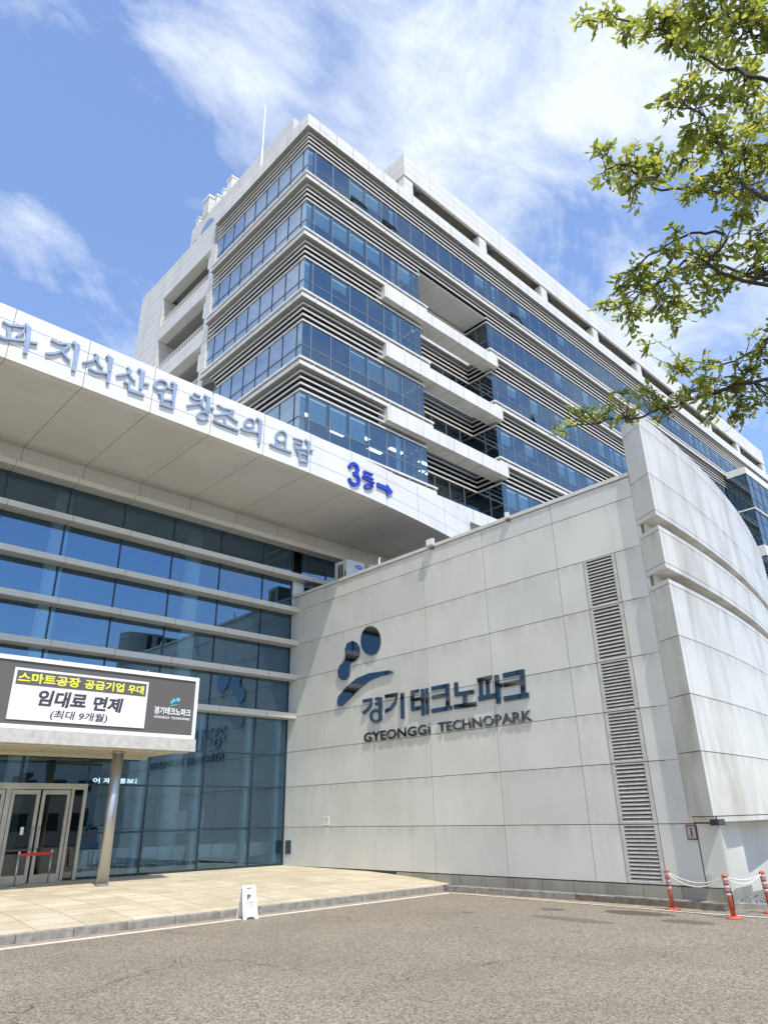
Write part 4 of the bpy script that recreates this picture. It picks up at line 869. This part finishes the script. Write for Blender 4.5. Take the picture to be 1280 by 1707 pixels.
# waiting benches inside the glass
def bench(x):
    o = thing('waiting_bench', '', 'bench', (x,23.4,.12), 'waiting benches behind the lobby glass')
    for i in range(3):
        xa = i*.5+.015
        se = [(xa,.0,.40),(xa+.47,.0,.40),(xa+.47,.42,.36),(xa,.42,.36)]
        pr = [(0.0,.30),(.02,.33),(-.10,.72),(-.115,.72),(-.03,.31)]
        mb = MB()
        cr = [(.42,.44),(.40,.40),(.10,.34),(.02,.38),(-.10,.76),(-.125,.76),(-.01,.335),(.10,.30),(.41,.37),(.44,.42)]
        vs = [(xa,y,z) for y,z in cr]+[(xa+.47,y,z) for y,z in cr]; n = len(cr)
        fs = [tuple(range(n)), tuple(range(2*n-1,n-1,-1))]+[(j,(j+1)%n,(j+1)%n+n,j+n) for j in range(n)]
        mb.add(vs, fs); local(mb, 'seat', M['seat'], o)
    local(MB().box(.0,1.5,.12,.18,.25,.30), 'rail', M['steel'], o)
    for xa in (.2,1.3): local(MB().tube([(xa,.15,.26),(xa,.12,.12),(xa,-.14,.0)],.018,8).tube([(xa,.15,.26),(xa,.2,.12),(xa,.42,.0)],.018,8), 'leg', M['steel'], o)
    return o
b0 = bench(15.02); b0['label'] = 'grey waiting bench inside the glass, nearest the grey wall'
for x, lb in ((13.48,'grey waiting bench inside the glass, second from the grey wall'),(11.5,'grey waiting bench inside the glass, third from the grey wall'),(9.55,'grey waiting bench inside the glass behind the round steel post')): dup(b0, (x,23.4,.12), 0, lb)
IS = thing('hall_sign', 'small white Korean lettering hanging inside above the waiting benches', 'hall sign', (10.3,23.2,2.8))
i3 = lambda u,v,d: (u,23.2-d,v)
MB().box(9.4,11.3,23.21,23.24,2.70,2.98).build('backing', M['interd'], IS)
text('어 제   홍보관', 'lettering', mat('lit sign letter', (.8,.85,.9), .5, emit=((.75,.88,1), 1.6)), IS, i3, (9.54,11.15,2.76,2.92), bold=.02, depth=.01)
# facing office block across the road (it shows in the glass)
OB = thing('facing_office_block', 'plain beige office block across the road mirrored in the lobby doors', 'office block', (24,-34,ZR))
fb = MB().box(14,36,-40,-32,ZR,11); fb.build('wall', M['ac'], OB)
for z in (1,4.2,7.4):
    for x in range(15,35,3): MB().box(x,x+1.8,-31.98,-31.9,z,z+1.6).build('window', M['mullD'], OB)
MB().box(13.8,36.2,-40.2,-31.8,11,11.5).build('roof', M['concrete'], OB)

# ================================================================ TREE
TR = json.loads('''{"br":[[[2.967,0.283,4.782],[2.968,0.459,5.084],[2.978,0.579,5.371],[2.642,0.607,5.166],[2.651,0.743,5.434],[2.347,0.783,5.19],[2.408,0.961,5.4]],[[2.669,0.211,4.652],[2.692,0.31,4.939],[2.723,0.376,5.213],[2.424,0.352,4.987]],[[2.855,0.397,4.015],[2.881,0.56,4.318],[2.901,0.601,4.633],[2.554,0.556,4.468],[2.606,0.643,4.725]],[[3.226,0.445,4.346],[3.209,0.759,4.662],[3.219,1.024,4.926],[2.831,1.024,4.782],[2.939,1.204,4.955]],[[3.36,0.574,3.985],[3.447,0.757,4.227],[3.47,1.007,4.511],[3.183,1.097,4.243],[3.336,1.34,4.339],[3.019,1.368,4.114]],[[3.053,0.768,4.003],[3.164,0.713,4.269],[3.249,0.911,4.486],[2.944,1.046,4.224],[3.134,1.197,4.322]],[[3.482,0.713,3.562],[3.595,1.055,3.71],[3.744,1.308,3.809],[3.375,1.414,3.62],[3.481,1.678,3.746],[3.099,1.725,3.576]],[[3.645,0.692,3.89],[3.831,0.857,3.998],[3.987,1.137,4.098],[3.623,1.228,3.931]]],"cl":[[2.586,0.978,5.653,0.074],[2.27,0.757,5.072,0.086],[2.61,0.781,5.384,0.089],[2.57,0.649,5.255,0.121],[2.645,0.547,5.239,0.135],[2.581,0.423,4.973,0.154],[2.495,0.283,4.71,0.155],[2.711,0.647,5.216,0.093],[2.753,0.567,5.076,0.091],[3.225,0.522,5.514,0.119],[3.041,0.385,5.076,0.107],[2.471,0.555,4.627,0.049],[2.51,0.667,4.586,0.078],[2.509,0.564,4.532,0.089],[2.535,0.458,4.45,0.079],[3.056,0.468,4.927,0.108],[3.259,0.456,4.917,0.127],[2.628,0.625,4.501,0.097],[2.84,0.561,4.565,0.13],[2.836,0.47,4.339,0.138],[2.802,1.126,4.941,0.083],[3.025,1.212,5.031,0.088],[2.961,1.051,4.935,0.111],[2.963,1.055,4.711,0.108],[3.01,0.928,4.775,0.124],[3.019,0.887,4.929,0.072],[2.922,0.761,4.647,0.117],[3.14,0.827,4.657,0.097],[3.167,0.708,4.665,0.143],[3.04,0.569,4.368,0.147],[2.938,0.873,4.274,0.045],[3.089,0.645,4.305,0.083],[3.317,0.612,4.318,0.093],[3.253,1.45,4.33,0.078],[3.064,1.231,4.218,0.118],[3.128,1.141,4.322,0.118],[2.765,0.902,4.008,0.094],[3.418,1.356,4.285,0.128],[3.219,1.114,4.152,0.137],[3.141,0.929,4.147,0.118],[3.444,1.134,4.165,0.109],[3.404,0.895,4.412,0.117],[3.223,0.829,4.051,0.117],[3.109,0.656,4.093,0.096],[3.57,1.361,4.169,0.065],[3.459,0.686,4.219,0.095],[3.454,1.003,4.153,0.073],[3.348,1.904,3.753,0.073],[3.323,1.741,3.761,0.081],[3.502,1.68,3.806,0.083],[3.417,1.521,3.658,0.069],[3.266,1.443,3.736,0.06],[3.515,1.416,3.812,0.097],[3.599,1.368,3.703,0.097],[3.68,1.28,3.985,0.092],[3.448,1.166,3.661,0.107],[3.598,1.079,3.762,0.126],[3.529,0.928,3.731,0.121],[3.721,1.153,3.654,0.095],[3.74,0.964,3.652,0.125],[3.648,0.845,3.821,0.097],[3.688,1.06,3.56,0.082],[3.616,1.116,3.951,0.089],[3.889,0.868,4.118,0.063],[2.619,0.154,4.613,0.153],[3.142,0.265,4.758,0.177],[3.452,0.397,4.624,0.189],[3.628,0.522,4.336,0.193],[3.594,0.631,3.829,0.185],[3.679,0.725,3.548,0.154],[2.481,0.342,5.156,0.166],[2.493,0.172,4.986,0.183]]}''')
TRE = thing('street_tree', 'leafy green tree with drooping branches reaching in from the right', 'tree', (4.6,-1.0,ZR))
bark = varied('dark bark', (0.045,0.036,0.028), .9, amt=.3, scale=12, bump=.5)
tr_top = Vector((4.5,-.8,3.4)); mb = MB()
mb.tube([(4.6,-1.0,ZR),(4.58,-.95,1.2),(4.5,-.8,3.4),(4.4,-.6,5.0),(4.3,-.5,6.5)], [.17,.14,.11,.07,.03], 12)
mb.build('trunk', bark, TRE, smooth=True)
rr = random.Random(11)
bp = []                                                   # points carrying twigs
for L_ in TR['br']:
    P = [Vector(p) for p in L_]; st = Vector((4.45,-.7, min(5.6, max(3.0, P[0].z-1.0)))); mid = st.lerp(P[0], .55)+Vector((0,0,.12))
    Q = [st, mid]+P; fine = []
    for i in range(len(Q)-1):
        for j in range(5):
            t_ = j/5; p0 = Q[max(i-1,0)]; p1 = Q[i]; p2 = Q[i+1]; p3 = Q[min(i+2,len(Q)-1)]
            q = 0.5*((2*p1)+(p2-p0)*t_+(2*p0-5*p1+4*p2-p3)*t_*t_+(3*p1-p0-3*p2+p3)*t_**3)
            fine.append(q+Vector([rr.uniform(-.012,.012) for _ in range(3)]))
    fine.append(Q[-1]); n = len(fine); rad = [.010*(1-i/n)**.9+.0025 for i in range(n)]
    MB().tube(fine, rad, 7).build('branch', bark, TRE, smooth=True); bp += fine[6:]
leafm = bpy.data.materials.new('leaf'); leafm.use_nodes = True; t = leafm.node_tree; t.nodes.clear()
g = N(t, 'ShaderNodeNewGeometry'); cr = N(t, 'ShaderNodeValToRGB'); e = cr.color_ramp.elements
e[0].position = 0; e[0].color = (0.10,0.13,0.028,1); e[1].position = 1; e[1].color = (0.25,0.25,0.055,1); x_ = e.new(.55); x_.color = (0.165,0.205,0.036,1)
L(t, g.outputs['Random Per Island'], cr.inputs[0])
pb = N(t, 'ShaderNodeBsdfPrincipled', i_Roughness=0.5); L(t, cr.outputs[0], pb.inputs['Base Color'])
tl = N(t, 'ShaderNodeBsdfTranslucent'); L(t, mixc(t, 1.0, cr.outputs[0], (3.1,2.85,2.3), 'MULTIPLY'), tl.inputs[0])
ms = N(t, 'ShaderNodeMixShader'); ms.inputs[0].default_value = .5; L(t, pb.outputs[0], ms.inputs[1]); L(t, tl.outputs[0], ms.inputs[2])
oo = N(t, 'ShaderNodeOutputMaterial'); L(t, ms.outputs[0], oo.inputs[0])
twigs = MB(); leaves = MB()
def leaf_at(p, d, s_):
    d = d.normalized(); side = d.cross(Vector((rr.uniform(-.5,.5), rr.uniform(-.5,.5), 1))).normalized(); nn = d.cross(side).normalized()
    w_ = s_*rr.uniform(.18,.26); cv = s_*rr.uniform(-.06,.14)
    A = p; rows_ = []
    for f, ww in ((.28,.82),(.58,1.0),(.84,.55)):
        c_ = A+d*s_*f - nn*cv*f*f*2
        rows_ += [c_+side*w_*ww+nn*s_*.05, c_, c_-side*w_*ww+nn*s_*.05]
    tip = A+d*s_ - nn*cv*2
    leaves.add([A]+rows_+[tip], [(0,1,2),(0,2,3),(1,4,5,2),(2,5,6,3),(4,7,8,5),(5,8,9,6),(7,10,8),(8,10,9)])
for (cx_,cy_,cz_,cr_) in TR['cl']:
    c_ = Vector((cx_,cy_,cz_)); nt_ = max(4, int(cr_*cr_*LEAFD))
    near = sorted(bp, key=lambda q: (q-c_).length)[:4]
    for k in range(nt_):
        while True:
            o_ = Vector([rr.uniform(-1,1) for _ in range(3)])
            if o_.length < 1: break
        e_ = c_+o_*cr_*1.02; s_ = near[rr.randrange(len(near))] if k % 3 == 0 else c_+Vector([rr.uniform(-.4,.4)*cr_ for _ in range(3)])
        if (s_-e_).length > .55: s_ = e_.lerp(s_, .55/(s_-e_).length)
        m_ = s_.lerp(e_, .5)+Vector((rr.uniform(-.03,.03), rr.uniform(-.03,.03), rr.uniform(0,.04)))
        twigs.tube([s_, m_, e_], [.0032,.0022,.0012], 4, cap=False)
        dr = (e_-s_).normalized(); nl = rr.randint(5,9)
        for q in range(nl):
            f = .3+.7*q/(nl-1); p = s_.lerp(m_, f*2) if f < .5 else m_.lerp(e_, f*2-1)
            sd_ = dr.cross(Vector((0,0,1))); sd_ = sd_.normalized() if sd_.length > .1 else Vector((1,0,0))
            d = dr*rr.uniform(.3,.9)+sd_*(1 if q % 2 else -1)*rr.uniform(.4,1.0)+Vector((0,0,rr.uniform(-.9,.25)))
            leaf_at(p, d, rr.uniform(.026,.053))
twigs.build('twigs', bark, TRE)['kind'] = 'stuff'
leaves.build('crown', leafm, TRE, smooth=True)
print('leaves', len(leaves.f)//8)
